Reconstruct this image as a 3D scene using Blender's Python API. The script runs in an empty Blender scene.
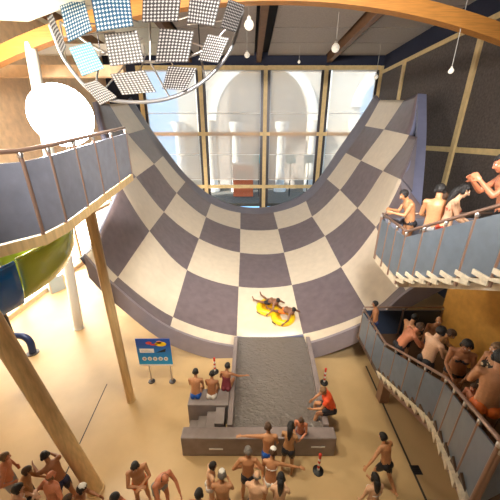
import bpy, bmesh, math, random
import numpy as np
from mathutils import Vector, Matrix, Euler, Quaternion
R = math.radians
random.seed(7)
scene = bpy.context.scene
COL = scene.collection

# ------------------------------------------------------------------ camera
CAM_Z, PITCH, FPX = 8.8, 22.0, 280.0
CP, SP = math.cos(R(PITCH)), math.sin(R(PITCH))
cd = bpy.data.cameras.new('camera')
cam = bpy.data.objects.new('camera', cd); COL.objects.link(cam)
cam.location = (0, 0, CAM_Z); cam.rotation_euler = (R(90 - PITCH), 0, 0)
cd.sensor_width = 36; cd.lens = 36 * FPX / 500; cd.clip_end = 300
scene.camera = cam

def ray(px, py):
    x = (px - 250) / FPX; y = (250 - py) / FPX
    return Vector((x, CP + y * SP, -SP + y * CP))
O = Vector((0, 0, CAM_Z))
def at_t(px, py, t): return O + ray(px, py) * t
def at_z(px, py, z):
    d = ray(px, py); return O + d * ((z - CAM_Z) / d.z)
def at_y(px, py, Y):
    d = ray(px, py); return O + d * (Y / d.y)
def at_x(px, py, X):
    d = ray(px, py); return O + d * (X / d.x)

# ------------------------------------------------------------------ materials
def mat(name, col, rough=.6, metal=0, bump=0, scale=20, var=0, spec=.5, emit=None, estr=0, alpha=1, stretch=None, coat=0):
    m = bpy.data.materials.new(name); m.use_nodes = True
    nt = m.node_tree; b = nt.nodes['Principled BSDF']
    b.inputs['Base Color'].default_value = (*col, 1)
    b.inputs['Roughness'].default_value = rough
    b.inputs['Metallic'].default_value = metal
    b.inputs['Specular IOR Level'].default_value = spec
    b.inputs['Alpha'].default_value = alpha
    b.inputs['Coat Weight'].default_value = coat
    if emit:
        b.inputs['Emission Color'].default_value = (*emit, 1); b.inputs['Emission Strength'].default_value = estr
    if bump or var:
        tc = nt.nodes.new('ShaderNodeTexCoord')
        mp = nt.nodes.new('ShaderNodeMapping'); nt.links.new(tc.outputs['Object'], mp.inputs[0])
        if stretch: mp.inputs['Scale'].default_value = stretch
        n = nt.nodes.new('ShaderNodeTexNoise'); n.inputs['Scale'].default_value = scale; n.inputs['Detail'].default_value = 5
        nt.links.new(mp.outputs[0], n.inputs['Vector'])
        if var:
            r = nt.nodes.new('ShaderNodeValToRGB')
            r.color_ramp.elements[0].position = .3; r.color_ramp.elements[1].position = .7
            r.color_ramp.elements[0].color = (*[c * (1 - var) for c in col], 1)
            r.color_ramp.elements[1].color = (*[min(1, c * (1 + var)) for c in col], 1)
            nt.links.new(n.outputs['Fac'], r.inputs[0]); nt.links.new(r.outputs[0], b.inputs['Base Color'])
        if bump:
            bp = nt.nodes.new('ShaderNodeBump'); bp.inputs['Strength'].default_value = bump; bp.inputs['Distance'].default_value = .05
            nt.links.new(n.outputs['Fac'], bp.inputs['Height']); nt.links.new(bp.outputs[0], b.inputs['Normal'])
    return m
M = {}
M['floor'] = mat('tan polished concrete', (.57, .395, .20), .36, 0, .04, .55, .13, .5)
M['joint'] = mat('dark joint', (.05, .04, .03), .6)
M['tile_dark'] = mat('mauve grey laminate', (.155, .12, .13), .36, 0, .02, 3, .14)
M['tile_white'] = mat('cream laminate', (.68, .58, .45), .36, 0, .02, 3, .05)
M['coping'] = mat('slate grey laminate', (.16, .145, .17), .35, 0, .02, 3, .06)
M['coping_blue'] = mat('blue grey laminate', (.16, .17, .26), .35, 0, .02, 3, .06)
M['fascia'] = mat('violet grey panel', (.27, .23, .25), .3, 0, .02, 3, .06)
M['trough'] = mat('grey tile wall', (.25, .205, .20), .35, 0, .05, 4, .12)
M['steps'] = mat('grey step laminate', (.27, .23, .225), .4, 0, .05, 4, .1)
M['timber'] = mat('varnished timber', (.66, .46, .22), .4, 0, .05, 3, .16, stretch=(6, 6, .5))
M['glulam'] = mat('orange glulam', (.56, .24, .05), .5, 0, .05, 3, .18, stretch=(.6, 8, 12))
M['batten'] = mat('pale pine batten', (.70, .53, .26), .5, 0, .03, 4, .1)
M['acoustic'] = mat('charcoal acoustic panel', (.105, .085, .075), .95, 0, .3, 9, .25)
M['navy'] = mat('navy plaster', (.016, .02, .045), .8, 0, .05, 6, .1)
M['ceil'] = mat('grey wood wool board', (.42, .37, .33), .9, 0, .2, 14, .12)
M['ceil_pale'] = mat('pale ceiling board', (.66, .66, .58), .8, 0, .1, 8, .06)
M['ceil_gap'] = mat('dark ceiling slot', (.02, .017, .018), .9)
M['brown_beam'] = mat('brown joist', (.18, .085, .035), .6, 0, .05, 4, .15)
M['white_steel'] = mat('white painted steel', (.80, .78, .72), .4)
M['steel'] = mat('brushed steel', (.55, .52, .50), .28, .9)
M['bronze'] = mat('bronze post', (.34, .22, .17), .35, .6)
M['dark_steel'] = mat('dark steel', (.06, .055, .06), .4, .5)
M['blue_glass'] = mat('frosted blue glass panel', (.125, .155, .19), .3, 0, .02, 5, .1)
M['grey_glass'] = mat('smoky balcony panel', (.19, .20, .25), .25, 0, .02, 5, .1)
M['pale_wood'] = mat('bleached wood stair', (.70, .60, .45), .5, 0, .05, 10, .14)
M['stair_shaded'] = mat('shade darkened stair boards', (.10, .055, .03), .5, 0, .05, 6, .15)  # boards coloured dark to stand in for the stairwell shade
M['cream'] = mat('cream stair edging', (.62, .53, .38), .5, 0, .05, 14, .2)
M['shaded_glass'] = mat('shade darkened blue panel', (.035, .05, .085), .3)  # panel colour carries the shade at the back of the lower landing
M['ochre'] = mat('ochre plaster', (.55, .27, .045), .8, 0, .1, 5, .12)
M['orange_wood'] = mat('peach timber cladding', (.84, .60, .38), .6, 0, .05, 3, .12)
M['white'] = mat('white paint', (.82, .80, .76), .5)
M['blue_tube'] = mat('blue fibreglass', (.01, .14, .55), .2, coat=.4)
M['green_tube'] = mat('lime fibreglass', (.42, .52, .05), .2, coat=.4)
M['tube_out'] = mat('dark flume shell', (.03, .035, .05), .4)
M['yellow'] = mat('yellow vinyl', (.85, .55, .01), .3, coat=.3)
M['yellow_dark'] = mat('amber vinyl', (.65, .33, .01), .4)
M['black'] = mat('black rubber', (.012, .012, .014), .5)
M['red'] = mat('red plastic', (.62, .05, .03), .45)
M['globe'] = mat('opal globe', (.85, .82, .74), .3, emit=(1, .88, .7), estr=.5)
M['cord'] = mat('pale cord', (.5, .48, .45), .6)
M['day'] = mat('glowing daylight pane', (.9, .9, .9), .3, emit=(1, .95, .84), estr=5.0)  # pane emits by itself in place of daylight from outside
M['lens'] = mat('floodlight lens', (1, 1, 1), .2, emit=(.86, .95, 1), estr=40)
M['stone'] = mat('pale limestone', (.66, .58, .48), .8, 0, .2, 2, .1)
M['stone_w'] = mat('white column stone', (.85, .83, .78), .7, 0, .1, 2, .05)
M['stone_d'] = mat('grey brown render', (.52, .45, .40), .9, 0, .1, 2, .1)
M['ground'] = mat('dark paving', (.10, .09, .075), .8, 0, .2, 2, .2)
M['kiosk'] = mat('orange red board', (.72, .16, .06), .6)
M['cyan'] = mat('cyan plastic', (.05, .5, .62), .5)
M['pool_glass'] = mat('pale blue glass', (.42, .52, .60), .15)
M['bracket'] = mat('grey bracket', (.4, .4, .42), .4, .6)

# water
m = mat('rippled water', (.15, .13, .12), .12, 0, 0, 1, 0, .7); nt = m.node_tree; b = nt.nodes['Principled BSDF']
tc = nt.nodes.new('ShaderNodeTexCoord'); w = nt.nodes.new('ShaderNodeTexNoise'); w.inputs['Scale'].default_value = 5.5; w.inputs['Detail'].default_value = 4
w.inputs['Distortion'].default_value = .6
mp = nt.nodes.new('ShaderNodeMapping'); mp.inputs['Scale'].default_value = (1, 1.4, 1)
bp = nt.nodes.new('ShaderNodeBump'); bp.inputs['Strength'].default_value = .85; bp.inputs['Distance'].default_value = .09
nt.links.new(tc.outputs['Object'], mp.inputs[0]); nt.links.new(mp.outputs[0], w.inputs['Vector'])
nt.links.new(w.outputs['Fac'], bp.inputs['Height']); nt.links.new(bp.outputs[0], b.inputs['Normal']); M['water'] = m

# perforated reflector plate: UV dots
def perforated(name, base, dot, n=10):
    m = mat(name, base, .35, .3); nt = m.node_tree; b = nt.nodes['Principled BSDF']
    uv = nt.nodes.new('ShaderNodeUVMap'); sep = nt.nodes.new('ShaderNodeSeparateXYZ'); nt.links.new(uv.outputs[0], sep.inputs[0])
    def f(out):
        a = nt.nodes.new('ShaderNodeMath'); a.operation = 'MULTIPLY'; a.inputs[1].default_value = n; nt.links.new(out, a.inputs[0])
        c = nt.nodes.new('ShaderNodeMath'); c.operation = 'FRACT'; nt.links.new(a.outputs[0], c.inputs[0])
        d = nt.nodes.new('ShaderNodeMath'); d.operation = 'SUBTRACT'; d.inputs[1].default_value = .5; nt.links.new(c.outputs[0], d.inputs[0])
        e = nt.nodes.new('ShaderNodeMath'); e.operation = 'ABSOLUTE'; nt.links.new(d.outputs[0], e.inputs[0]); return e
    mx = nt.nodes.new('ShaderNodeMath'); mx.operation = 'ADD'
    nt.links.new(f(sep.outputs[0]).outputs[0], mx.inputs[0]); nt.links.new(f(sep.outputs[1]).outputs[0], mx.inputs[1])
    lt = nt.nodes.new('ShaderNodeMath'); lt.operation = 'LESS_THAN'; lt.inputs[1].default_value = .40; nt.links.new(mx.outputs[0], lt.inputs[0])
    mix = nt.nodes.new('ShaderNodeMix'); mix.data_type = 'RGBA'; nt.links.new(lt.outputs[0], mix.inputs[0])
    mix.inputs[6].default_value = (*base, 1); mix.inputs[7].default_value = (*dot, 1); nt.links.new(mix.outputs[2], b.inputs['Base Color'])
    return m
M['perf'] = perforated('perforated grey plate', (.035, .03, .03), (.42, .40, .39))
M['perf_blue_reflect'] = perforated('perforated plate with blue reflection', (.02, .10, .2), (.66, .72, .74))  # blue tint paints a cyan reflection into the plate
M['perf_cyan_reflect'] = perforated('perforated plate with cyan reflection', (.16, .46, .62), (.62, .80, .86), 10)  # cyan reflection put into the plate colour
M['perf_white'] = perforated('perforated white plate', (.12, .115, .115), (.66, .64, .62))

# roller shade: a thin mesh cloth, half open
m = bpy.data.materials.new('white mesh shade cloth'); m.use_nodes = True; nt = m.node_tree; nt.nodes.clear()
o_ = nt.nodes.new('ShaderNodeOutputMaterial'); mx1 = nt.nodes.new('ShaderNodeMixShader'); mx2 = nt.nodes.new('ShaderNodeMixShader')
tr = nt.nodes.new('ShaderNodeBsdfTransparent'); tl = nt.nodes.new('ShaderNodeBsdfTranslucent'); df = nt.nodes.new('ShaderNodeBsdfDiffuse')
tl.inputs[0].default_value = (1, .80, .62, 1); df.inputs[0].default_value = (.8, .78, .75, 1)
mx2.inputs[0].default_value = .12; nt.links.new(tl.outputs[0], mx2.inputs[1]); nt.links.new(df.outputs[0], mx2.inputs[2])
mx1.inputs[0].default_value = .42; nt.links.new(tr.outputs[0], mx1.inputs[1]); nt.links.new(mx2.outputs[0], mx1.inputs[2])
nt.links.new(mx1.outputs[0], o_.inputs[0]); M['shade'] = m
# clear glass pane
m = bpy.data.materials.new('clear window glass'); m.use_nodes = True; nt = m.node_tree; nt.nodes.clear()
o_ = nt.nodes.new('ShaderNodeOutputMaterial'); mx1 = nt.nodes.new('ShaderNodeMixShader')
tr = nt.nodes.new('ShaderNodeBsdfTransparent'); gl = nt.nodes.new('ShaderNodeBsdfGlossy'); gl.inputs['Roughness'].default_value = .3
tr.inputs[0].default_value = (.92, .95, .96, 1); mx1.inputs[0].default_value = .02
nt.links.new(tr.outputs[0], mx1.inputs[1]); nt.links.new(gl.outputs[0], mx1.inputs[2]); nt.links.new(mx1.outputs[0], o_.inputs[0]); M['glass'] = m

# ------------------------------------------------------------------ mesh helpers
class MB:
    def __init__(s): s.v = []; s.f = []; s.m = []
    def add(s, vs, fs, mi=0):
        n = len(s.v); s.v += [tuple(v) for v in vs]; s.f += [tuple(i + n for i in f) for f in fs]; s.m += [mi] * len(fs); return s
    def box(s, a, b, mi=0, bev=0):
        x0, x1 = sorted((a[0], b[0])); y0, y1 = sorted((a[1], b[1])); z0, z1 = sorted((a[2], b[2]))
        vs = [(x0,y0,z0),(x1,y0,z0),(x1,y1,z0),(x0,y1,z0),(x0,y0,z1),(x1,y0,z1),(x1,y1,z1),(x0,y1,z1)]
        return s.add(vs, [(0,3,2,1),(4,5,6,7),(0,1,5,4),(1,2,6,5),(2,3,7,6),(3,0,4,7)], mi)
    def prism(s, pts, off, mi=0):
        off = Vector(off); n = len(pts); a = [Vector(p) for p in pts]; vs = a + [p + off for p in a]
        nrm = Vector((0, 0, 0))
        for i in range(n): nrm += a[i].cross(a[(i + 1) % n])
        fs = [tuple(range(n))[::-1], tuple(range(n, 2 * n))] + [(i, (i + 1) % n, n + (i + 1) % n, n + i) for i in range(n)]
        if nrm.dot(off) < 0: fs = [f[::-1] for f in fs]
        return s.add(vs, fs, mi)
    def bar(s, p, q, w, h, up=(0, 0, 1), mi=0):
        p = Vector(p); q = Vector(q); d = (q - p).normalized(); up = Vector(up)
        if abs(d.dot(up)) > .98: up = Vector((0, 1, 0))
        x = d.cross(up).normalized() * (w / 2); z = x.cross(d).normalized() * (h / 2)
        return s.prism([p - x - z, p + x - z, p + x + z, p - x + z], q - p, mi)
    def tube(s, pts, r, n=12, mi=0, caps=True):
        pts = [Vector(p) for p in pts]; rs = r if isinstance(r, (list, tuple)) else [r] * len(pts); base = len(s.v); rings = []
        side = None
        for i, p in enumerate(pts):
            d = (pts[min(i + 1, len(pts) - 1)] - pts[max(i - 1, 0)]).normalized()
            if side is None:
                ref = Vector((0, 0, 1)) if abs(d.z) < .9 else Vector((1, 0, 0)); side = d.cross(ref).normalized()
            else:
                side = (side - d * side.dot(d)).normalized()
            up = side.cross(d)
            rings.append([p + (side * math.cos(a) + up * math.sin(a)) * rs[i] for a in [2 * math.pi * k / n for k in range(n)]])
        vs = [v for rg in rings for v in rg]; fs = []
        for i in range(len(rings) - 1):
            for k in range(n):
                fs.append((i*n+k, i*n+(k+1)%n, (i+1)*n+(k+1)%n, (i+1)*n+k))
        if caps: fs += [tuple(range(n))[::-1], tuple((len(rings)-1)*n + k for k in range(n))]
        fs = [f[::-1] for f in fs]
        return s.add(vs, fs, mi)
    def lathe(s, c, prof, n=24, axis=(0, 0, 1), mi=0):
        c = Vector(c); q = Vector((0, 0, 1)).rotation_difference(Vector(axis)); vs = []; fs = []
        for r, z in prof:
            for k in range(n):
                a = 2 * math.pi * k / n; vs.append(c + q @ Vector((r * math.cos(a), r * math.sin(a), z)))
        for i in range(len(prof) - 1):
            for k in range(n): fs.append((i*n+k, i*n+(k+1)%n, (i+1)*n+(k+1)%n, (i+1)*n+k))
        fs += [tuple(range(n))[::-1], tuple((len(prof)-1)*n + k for k in range(n))]
        return s.add(vs, fs, mi)
    def ball(s, c, r, n=14, mi=0):
        return s.lathe(c, [(max(.001, r * math.sin(math.pi * k / n)), -r * math.cos(math.pi * k / n)) for k in range(n + 1)], 2 * n - 8, mi=mi)
    def build(s, name, mats, parent=None, smooth=False, bevel=0):
        me = bpy.data.meshes.new(name); me.from_pydata(s.v, [], s.f)
        for mm in (mats if isinstance(mats, (list, tuple)) else [mats]): me.materials.append(M[mm] if isinstance(mm, str) else mm)
        me.polygons.foreach_set('material_index', s.m)
        if smooth:
            me.polygons.foreach_set('use_smooth', [True] * len(s.f))
        me.update()
        o = bpy.data.objects.new(name, me); COL.objects.link(o)
        if parent:
            o.parent = parent; o.matrix_parent_inverse = parent.matrix_basis.inverted()
        if smooth == 'auto':
            try: me.set_sharp_from_angle(angle=R(40))
            except Exception: pass
        if bevel:
            md = o.modifiers.new('bevel', 'BEVEL'); md.width = bevel; md.segments = 2; md.limit_method = 'ANGLE'
        return o
def empty(name, loc, label=None, cat=None, group=None):
    o = bpy.data.objects.new(name, None); COL.objects.link(o); o.location = loc; o.empty_display_size = .1
    tag(o, label, cat, group); return o
def tag(o, label=None, cat=None, group=None, kind=None):
    if label: o['label'] = label
    if cat: o['category'] = cat
    if group: o['group'] = group
    if kind: o['kind'] = kind
    return o
def struct(o, label=None, cat=None): o['kind'] = 'structure'; return tag(o, label, cat)
def smooth_curve(P, n):
    P = [Vector(p) for p in P]; out = []
    for i in range(len(P) - 1):
        p0 = P[i - 1] if i else P[0] * 2 - P[1]; p1 = P[i]; p2 = P[i + 1]; p3 = P[i + 2] if i + 2 < len(P) else P[i + 1] * 2 - P[i]
        for k in range(n):
            t = k / n
            out.append(.5 * ((2 * p1) + (p2 - p0) * t + (2 * p0 - 5 * p1 + 4 * p2 - p3) * t * t + (3 * p1 - p0 - 3 * p2 + p3) * t ** 3))
    out.append(P[-1].copy()); return out

# ================================================================== ROOM
XW, XE, YN, YS, ZC = -12.5, 11.4, 28.0, -5.0, 15.4
struct(MB().box((XW - .3, YS, -.3), (XE + .3, YN, 0)).build('floor', 'floor'), 'glossy tan concrete pool hall floor', 'floor')
# floor joints and drain
jl = MB()
def strip(a, b, w):
    a = Vector(a); b = Vector(b); d = (b - a); n = Vector((-d.y, d.x, 0)).normalized() * w / 2
    jl.prism([a - n, b - n, b + n, a + n], (0, 0, .004))
strip(at_z(107, 384, 0), at_z(74, 456, 0), .035); strip(at_z(366, 366, 0), at_z(427, 502, 0), .06); strip(at_z(74, 456, 0), at_z(50, 508, 0), .035)
struct(jl.build('trim_1', 'joint'), 'dark joint lines in the tan floor', 'floor joint')
dr = empty('floor_drain', at_z(416, 470, 0), 'small square black floor drain in the right joint line', 'drain')
p = at_z(416, 470, 0)
MB().box((p.x - .13, p.y - .12, 0), (p.x + .13, p.y + .12, .012)).build('frame', 'dark_steel', dr)
g = MB()
for k in range(5): g.box((p.x - .11, p.y - .10 + k * .045, .012), (p.x + .11, p.y - .08 + k * .045, .02))
g.build('grate', 'black', dr)

# walls
wl = MB(); wl.box((XW - .3, YS, 0), (XW, 10, 14)).box((XW - .3, 10, 0), (XW, YN, .12)).box((XW - .3, 10, 6.4), (XW, YN, ZC))
wl.box((XW - .3, YS, 14), (XW, 10, ZC));
struct(wl.build('wall_left', 'orange_wood'), 'peach timber clad left wall of the hall', 'wall')
struct(MB().box((XE, YS, 0), (XE + .3, YN + .3, ZC)).build('wall_right', 'navy'), 'dark right wall of the hall', 'wall')
bk = MB(); bk.box((XW - .3, YN, 14.45), (XE, YN + .3, ZC)).box((XW - .3, YN, 0), (XE, YN + .3, 1.2)).box((XW - .3, YN, 1.2), (-9.7, YN + .3, 14.45))
struct(bk.build('wall_back', 'navy'), 'dark navy band around the tall back windows', 'wall')
struct(MB().box((XW - .3, YS - .3, 0), (XE + .3, YS, ZC)).build('wall_front', 'white'), 'wall behind the viewer', 'wall')
ce = MB(); ce.box((XW - .3, YS, ZC), (XE + .3, YN + .3, ZC + .3), 0)
struct(ce.build('ceiling', 'ceil_gap'), 'dark ceiling void above the boards', 'ceiling')
# ceiling boards hung below the dark void, in bays between the joists
bd = MB()
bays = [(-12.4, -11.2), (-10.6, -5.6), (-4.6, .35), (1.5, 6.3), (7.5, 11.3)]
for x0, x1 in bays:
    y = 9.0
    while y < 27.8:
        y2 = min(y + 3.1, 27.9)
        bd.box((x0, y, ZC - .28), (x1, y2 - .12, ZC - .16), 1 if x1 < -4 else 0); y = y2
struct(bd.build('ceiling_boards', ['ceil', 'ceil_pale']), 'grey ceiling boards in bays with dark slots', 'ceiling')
jo = MB()
for x in (-11.0, -5.3, .55, 6.5):
    jo.box((x, 8, ZC - .75), (x + .38, YN, ZC - .05))
struct(jo.build('ceiling_joists', 'brown_beam'), 'brown joists running under the ceiling', 'ceiling joist')
so_pts = [(-7.9, 12.3, 12.6), (-4.95, 10.6, 12.6), (-4.2, 8, 12.6), (-12.4, 8, 12.6), (-12.4, 11.6, 12.6)]
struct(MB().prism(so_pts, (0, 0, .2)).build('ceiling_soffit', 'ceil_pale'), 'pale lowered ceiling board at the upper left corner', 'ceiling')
# arched glulam beam
bm_ = MB(); prev = None
pts = [(x, 13.42 - .0165 * (x - 1) ** 2) for x in np.linspace(XW, XE, 33)]
for i in range(32):
    (x0, z0), (x1, z1) = pts[i], pts[i + 1]
    bm_.add([(x0, 12.9, z0), (x1, 12.9, z1), (x1, 13.3, z1), (x0, 13.3, z0), (x0, 12.9, z0 + .52), (x1, 12.9, z1 + .52), (x1, 13.3, z1 + .52), (x0, 13.3, z0 + .52)],
            [(0,3,2,1),(4,5,6,7),(0,1,5,4),(2,3,7,6)])
tag(bm_.build('arched_beam', 'glulam'), 'curved orange glulam beam crossing under the ceiling', 'beam')
# left bracing beams seen over the flare
for (y, z, w, l) in ((16.0, 11.55, 'orange_wood', 'lower pale timber tie beam behind the white column'), (19.5, 13.3, 'white_steel', 'upper white tie beam behind the white column')):
    tag(MB().box((XW, y, z), (-6.2, y + .35, z + .5)).build('tie_beam', w), l, 'beam')

# right wall acoustic panels and battens
PY = [27.95, 24.0, 16.5, 12.4, 5.0]
for i in range(4):
    y1, y0 = PY[i], PY[i + 1]
    for (z0, z1, w) in ((8.3, 13.8, 'upper'), (4.3, 8.0, 'lower')):
        ordn = ['beside the back corner', 'behind the tall end of the checkered slide', 'to the right of the tall pine post', 'above the upper stair'][i]
        tag(MB().box((XE - .09, y0 + .16, z0), (XE - .012, y1 - .15, z1)).build('acoustic_panel', 'acoustic', bevel=.015),
            f'{w} charcoal acoustic panel on the right wall {ordn}', 'wall panel', 'acoustic panels on the right wall')
bt = MB()
for y in PY[:4]: bt.box((XE - .22, y - .15, 0), (XE, y + .15, 13.95))
bt.box((XE - .14, 5, 13.8), (XE, YN, 14.05)).box((XE - .12, 5, 8.0), (XE, YN, 8.28))
struct(bt.build('trim_2', 'batten'), 'pale pine battens framing the right wall panels', 'trim')

# back windows: posts, rails, glass, shades
WX = [-9.6, -4.3, 1.35, 6.55, 11.25]
for i in range(4):
    x0, x1 = WX[i], WX[i + 1]
    w = MB(); w.box((x0 - .17, YN - .12, 1.2), (x0 + .17, YN + .14, 14.4))
    if i == 3: w.box((x1 - .15, YN - .12, 1.2), (x1 + .15, YN + .14, 14.4))
    for z in (9.05, 4.25, 14.28): w.box((x0 + .17, YN - .05, z - .16), (x1 - .15, YN + .1, z + .16))
    fr = struct(w.build(f'window_{i+1}', 'batten'), 'tall back window framed in pale pine', 'window')
    ds = MB()
    for (a, b2) in ((x0 + .17, x0 + .42), (x1 - .40, x1 - .15)): ds.box((a, YN + .0, 1.3), (b2, YN + .08, 14.1))
    ds.build('inner_frame', 'dark_steel', fr)
    MB().box((x0 + .17, YN + .10, 1.2), (x1 - .15, YN + .12, 14.2)).build('pane', 'glass', fr)
    sh = empty('roller_shade', ((x0 + x1) / 2, YN - .2, 14.0), f"white mesh roller shade hanging in the {['leftmost', 'second from left', 'second from right', 'rightmost'][i]} tall back window", 'window shade', 'roller shades on the back windows')
    a, b2 = x0 + .48, x1 - .46
    MB().box((a, YN - .25, 4.95), (b2, YN - .245, 14.0)).build('cloth', 'shade', sh)
    MB().tube([(a, YN - .25, 14.0), (b2, YN - .25, 14.0)], .05).build('roller', 'white_steel', sh, True)
    for z in (10.75, 7.25, 4.95): MB().box((a, YN - .27, z - .025), (b2, YN - .24, z + .025)).build('hem_bar', 'white', sh)

# outside the windows: terrace, arcade, kiosk
struct(MB().box((-40, YN + .3, 2.2), (40, 70, 2.5)).build('exterior_ground', 'ground'), 'dark paving outside the back windows', 'ground')
ac = empty('arcade_building', (4, 36, 2.5), 'pale stone building with arches seen through the back windows', 'building')
wa = MB()
def arch_wall(x0, x1, cx, r, zs, ztop, y0, y1):
    n = 20; arc = [(cx - r * math.cos(math.pi * k / n), zs + r * math.sin(math.pi * k / n)) for k in range(n + 1)]
    wa.box((x0, y0, 2.5), (cx - r, y1, ztop)); wa.box((cx + r, y0, 2.5), (x1, y1, ztop))
    for k in range(n):
        (ax, az), (bx, bz) = arc[k], arc[k + 1]
        wa.prism([(ax, y0, az), (bx, y0, bz), (bx, y0, ztop), (ax, y0, ztop)], (0, y1 - y0, 0))
arch_wall(-8.3, 11.6, 1.5, 5.4, 10.6, 22, 36, 37.2); arch_wall(11.6, 22, 15.6, 2.9, 12, 22, 36, 37.2)
wa.build('wall', 'stone', ac)
am = MB()
for cx, r, zs in ((1.5, 5.4, 10.6), (15.6, 2.9, 12)):
    n = 24
    for k in range(n):
        a0, a1 = math.pi * k / n, math.pi * (k + 1) / n
        q = [(cx - rr * math.cos(a), 35.75, zs + rr * math.sin(a)) for rr, a in ((r, a0), (r, a1), (r + 1.0, a1), (r + 1.0, a0))]
        am.prism(q, (0, .3, 0))
am.build('archivolt', 'stone_w', ac)
MB().box((-8, 40, 2.5), (11, 40.5, 22)).build('recess_wall', 'stone_d', ac)
for x in (-8.2, -4.5, -1.6, 3.7, 7.4, 12.2):
    MB().lathe((x, 35.3, 2.5), [(.75, 0), (.75, .4), (.55, .5), (.5, 6.6), (.62, 6.9), (.8, 7.5), (.85, 7.9)], 20).build('column', 'stone_w', ac, 'auto')
ks = empty('kiosk', (-.75, 32, 2.5), 'orange red kiosk outside the back window', 'kiosk')
MB().box((-1.9, 31.8, 2.5), (.35, 33, 5.9)).build('body', 'kiosk', ks, bevel=.05)
MB().box((-2.05, 31.6, 5.9), (.5, 33.2, 6.1)).build('roof', 'stone_d', ks)
MB().box((-1.5, 31.75, 4.4), (-.1, 31.82, 5.3)).build('hatch', 'dark_steel', ks)
for k, (px, w) in enumerate(((259, 1.5), (291, 1.1), (309, .9))):
    c = at_y(px, 159, 32)
    tg = empty('outdoor_light_box', (c.x, 32, 2.5), f"cyan light box on a post outside, {['beside the orange kiosk', 'middle of three', 'farthest from the kiosk'][k]}", 'light box', 'cyan light boxes outside')
    MB().box((c.x - w / 2, 31.9, c.z - .45), (c.x + w / 2, 32.1, c.z + .45)).build('box', 'cyan', tg, bevel=.03)
    MB().tube([(c.x, 32, 2.5), (c.x, 32, c.z - .4)], .06).build('post', 'dark_steel', tg)

# left daylight windows
def left_window(i, y0, y1, z0, z1, n, label):
    w = MB()
    for k in range(n + 1):
        y = y0 + (y1 - y0) * k / n; w.box((XW - .2, y - .12, z0), (XW + .08, y + .12, z1))
    for z in (z0, (z0 + z1) / 2, z1): w.box((XW - .18, y0, z - .12), (XW + .06, y1, z + .12))
    f = struct(w.build(f'window_{i}', 'orange_wood'), label, 'window')
    MB().box((XW - .25, y0, z0), (XW - .22, y1, z1)).build('pane', 'day', f)
left_window(5, 10.0, 27.9, .12, 6.4, 6, 'lower window row with glowing panes in the left wall')

# ================================================================== COLUMNS
def column(name, a, b, r, m, label, ring=None):
    e = empty(name, a, label, 'column')
    a = Vector(a); b = Vector(b)
    MB().tube([a, b], r, 28).build('shaft', m, e, 'auto')
    MB().lathe(a, [(r * 1.12, 0), (r * 1.12, .05), (r * 1.02, .06)], 28).build('base_collar', m, e, 'auto')
    return e
column('timber_column', at_z(131, 400, 0), (-4.3, 7.33, 7.5), .135, 'timber', 'slim round timber column standing left of the blue sign board')
column('timber_column', at_z(96, 490, 0), (-5.55, 4.7, 7.4), .19, 'timber', 'thick leaning timber column among the crowd at lower left')
column('white_column', at_z(79, 328, 0), (-8.55, 13.1, 12.15), .21, 'white_steel', 'white round steel column rising past the floodlight to the arched beam')
column('white_column', at_z(77, 305, 0) + Vector((-.2, 0, 0)), (-9.6, 13.6, 7.2), .13, 'white_steel', 'thin white post behind the white round column')

# ================================================================== HALF PIPE SLIDE
YR = {-1: 25.9, 0: 24.8, 1: 21.1, 2: 17.6, 3: 13.8, 4: 10.2, 5: 9.55}
ZR = {-1: 2.5, 0: 2.4, 1: 2.05, 2: 1.48, 3: 1.04, 4: .6, 5: .5}
def lerp_row(d, k):
    ks = sorted(d)
    for i in range(len(ks) - 1):
        if ks[i] <= k <= ks[i + 1]:
            t = (k - ks[i]) / (ks[i + 1] - ks[i]); return d[ks[i]] * (1 - t) + d[ks[i + 1]] * t
    return d[ks[-1]]
def sp(px, py, k):
    d = ray(px, py); Y0, Z0 = lerp_row(YR, k), lerp_row(ZR, k)
    # plane Y = Y0 - .14 (z - Z0)
    t = (Y0 - .14 * (CAM_Z - Z0)) / (d.y + .14 * d.z); return O + d * t
rows = {}
rows[-1] = [sp(*p, -1) for p in ((131,97),(150,127),(167,151),(188,177),(213,196.5),(241,206.5),(272,206),(302,194),(321,175),(340,147),(358,121),(375,94.5))]
rows[0] = [sp(*p, 0) for p in ((127,103),(145,129),(163,156),(185.4,182),(211,203.5),(240.5,212.8),(273.6,212.5),(306,201),(327,179),(346,153),(365,126),(380,100))]
rows[1] = [sp(*p, 1) for p in ((109,104),(128,134),(154,164),(176.7,193),(206,217),(240.3,229),(278,229),(312,216.5),(340,190),(361,160.6),(384,129.4),(404,100))]
rows[2] = [sp(97,101,1.6)] + [sp(*p, 2) for p in ((108,141),(136,177),(164,212),(199,238.5),(240,252.5),(284,252.5),(325,236),(357.5,208),(383,171),(409,135))] + [sp(418,93.5,1.6)]
rows[3] = [sp(97,101,1.6), sp(101,143,2.35)] + [sp(*p, 3) for p in ((121,186),(149.5,231),(187,270),(238.6,286.6),(292,285),(341,267),(376,227),(402,180))] + [sp(417,137,2.3), sp(418,93.5,1.6)]
r4 = [sp(*p, 4) for p in ((94,247),(118,277),(173,317),(236.7,336),(303,334),(368,312),(402,285))]
r4.append(Vector((7.4, r4[0].y, r4[0].z))); rows[4] = r4
r5 = [sp(*p, 5) for p in ((86,255),(113,283),(170,327),(235.5,346),(306,343),(372,318),(406,291))]
r5.append(Vector((7.6, r5[0].y, r5[0].z))); rows[5] = r5
NS, NT = 8, 6
cv = {k: smooth_curve(rows[k], NS) for k in rows}
slide = empty('half_pipe_slide', (.8, 18, 0), 'giant curved half pipe water slide with a grey and cream checker surface', 'water slide')
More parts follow.
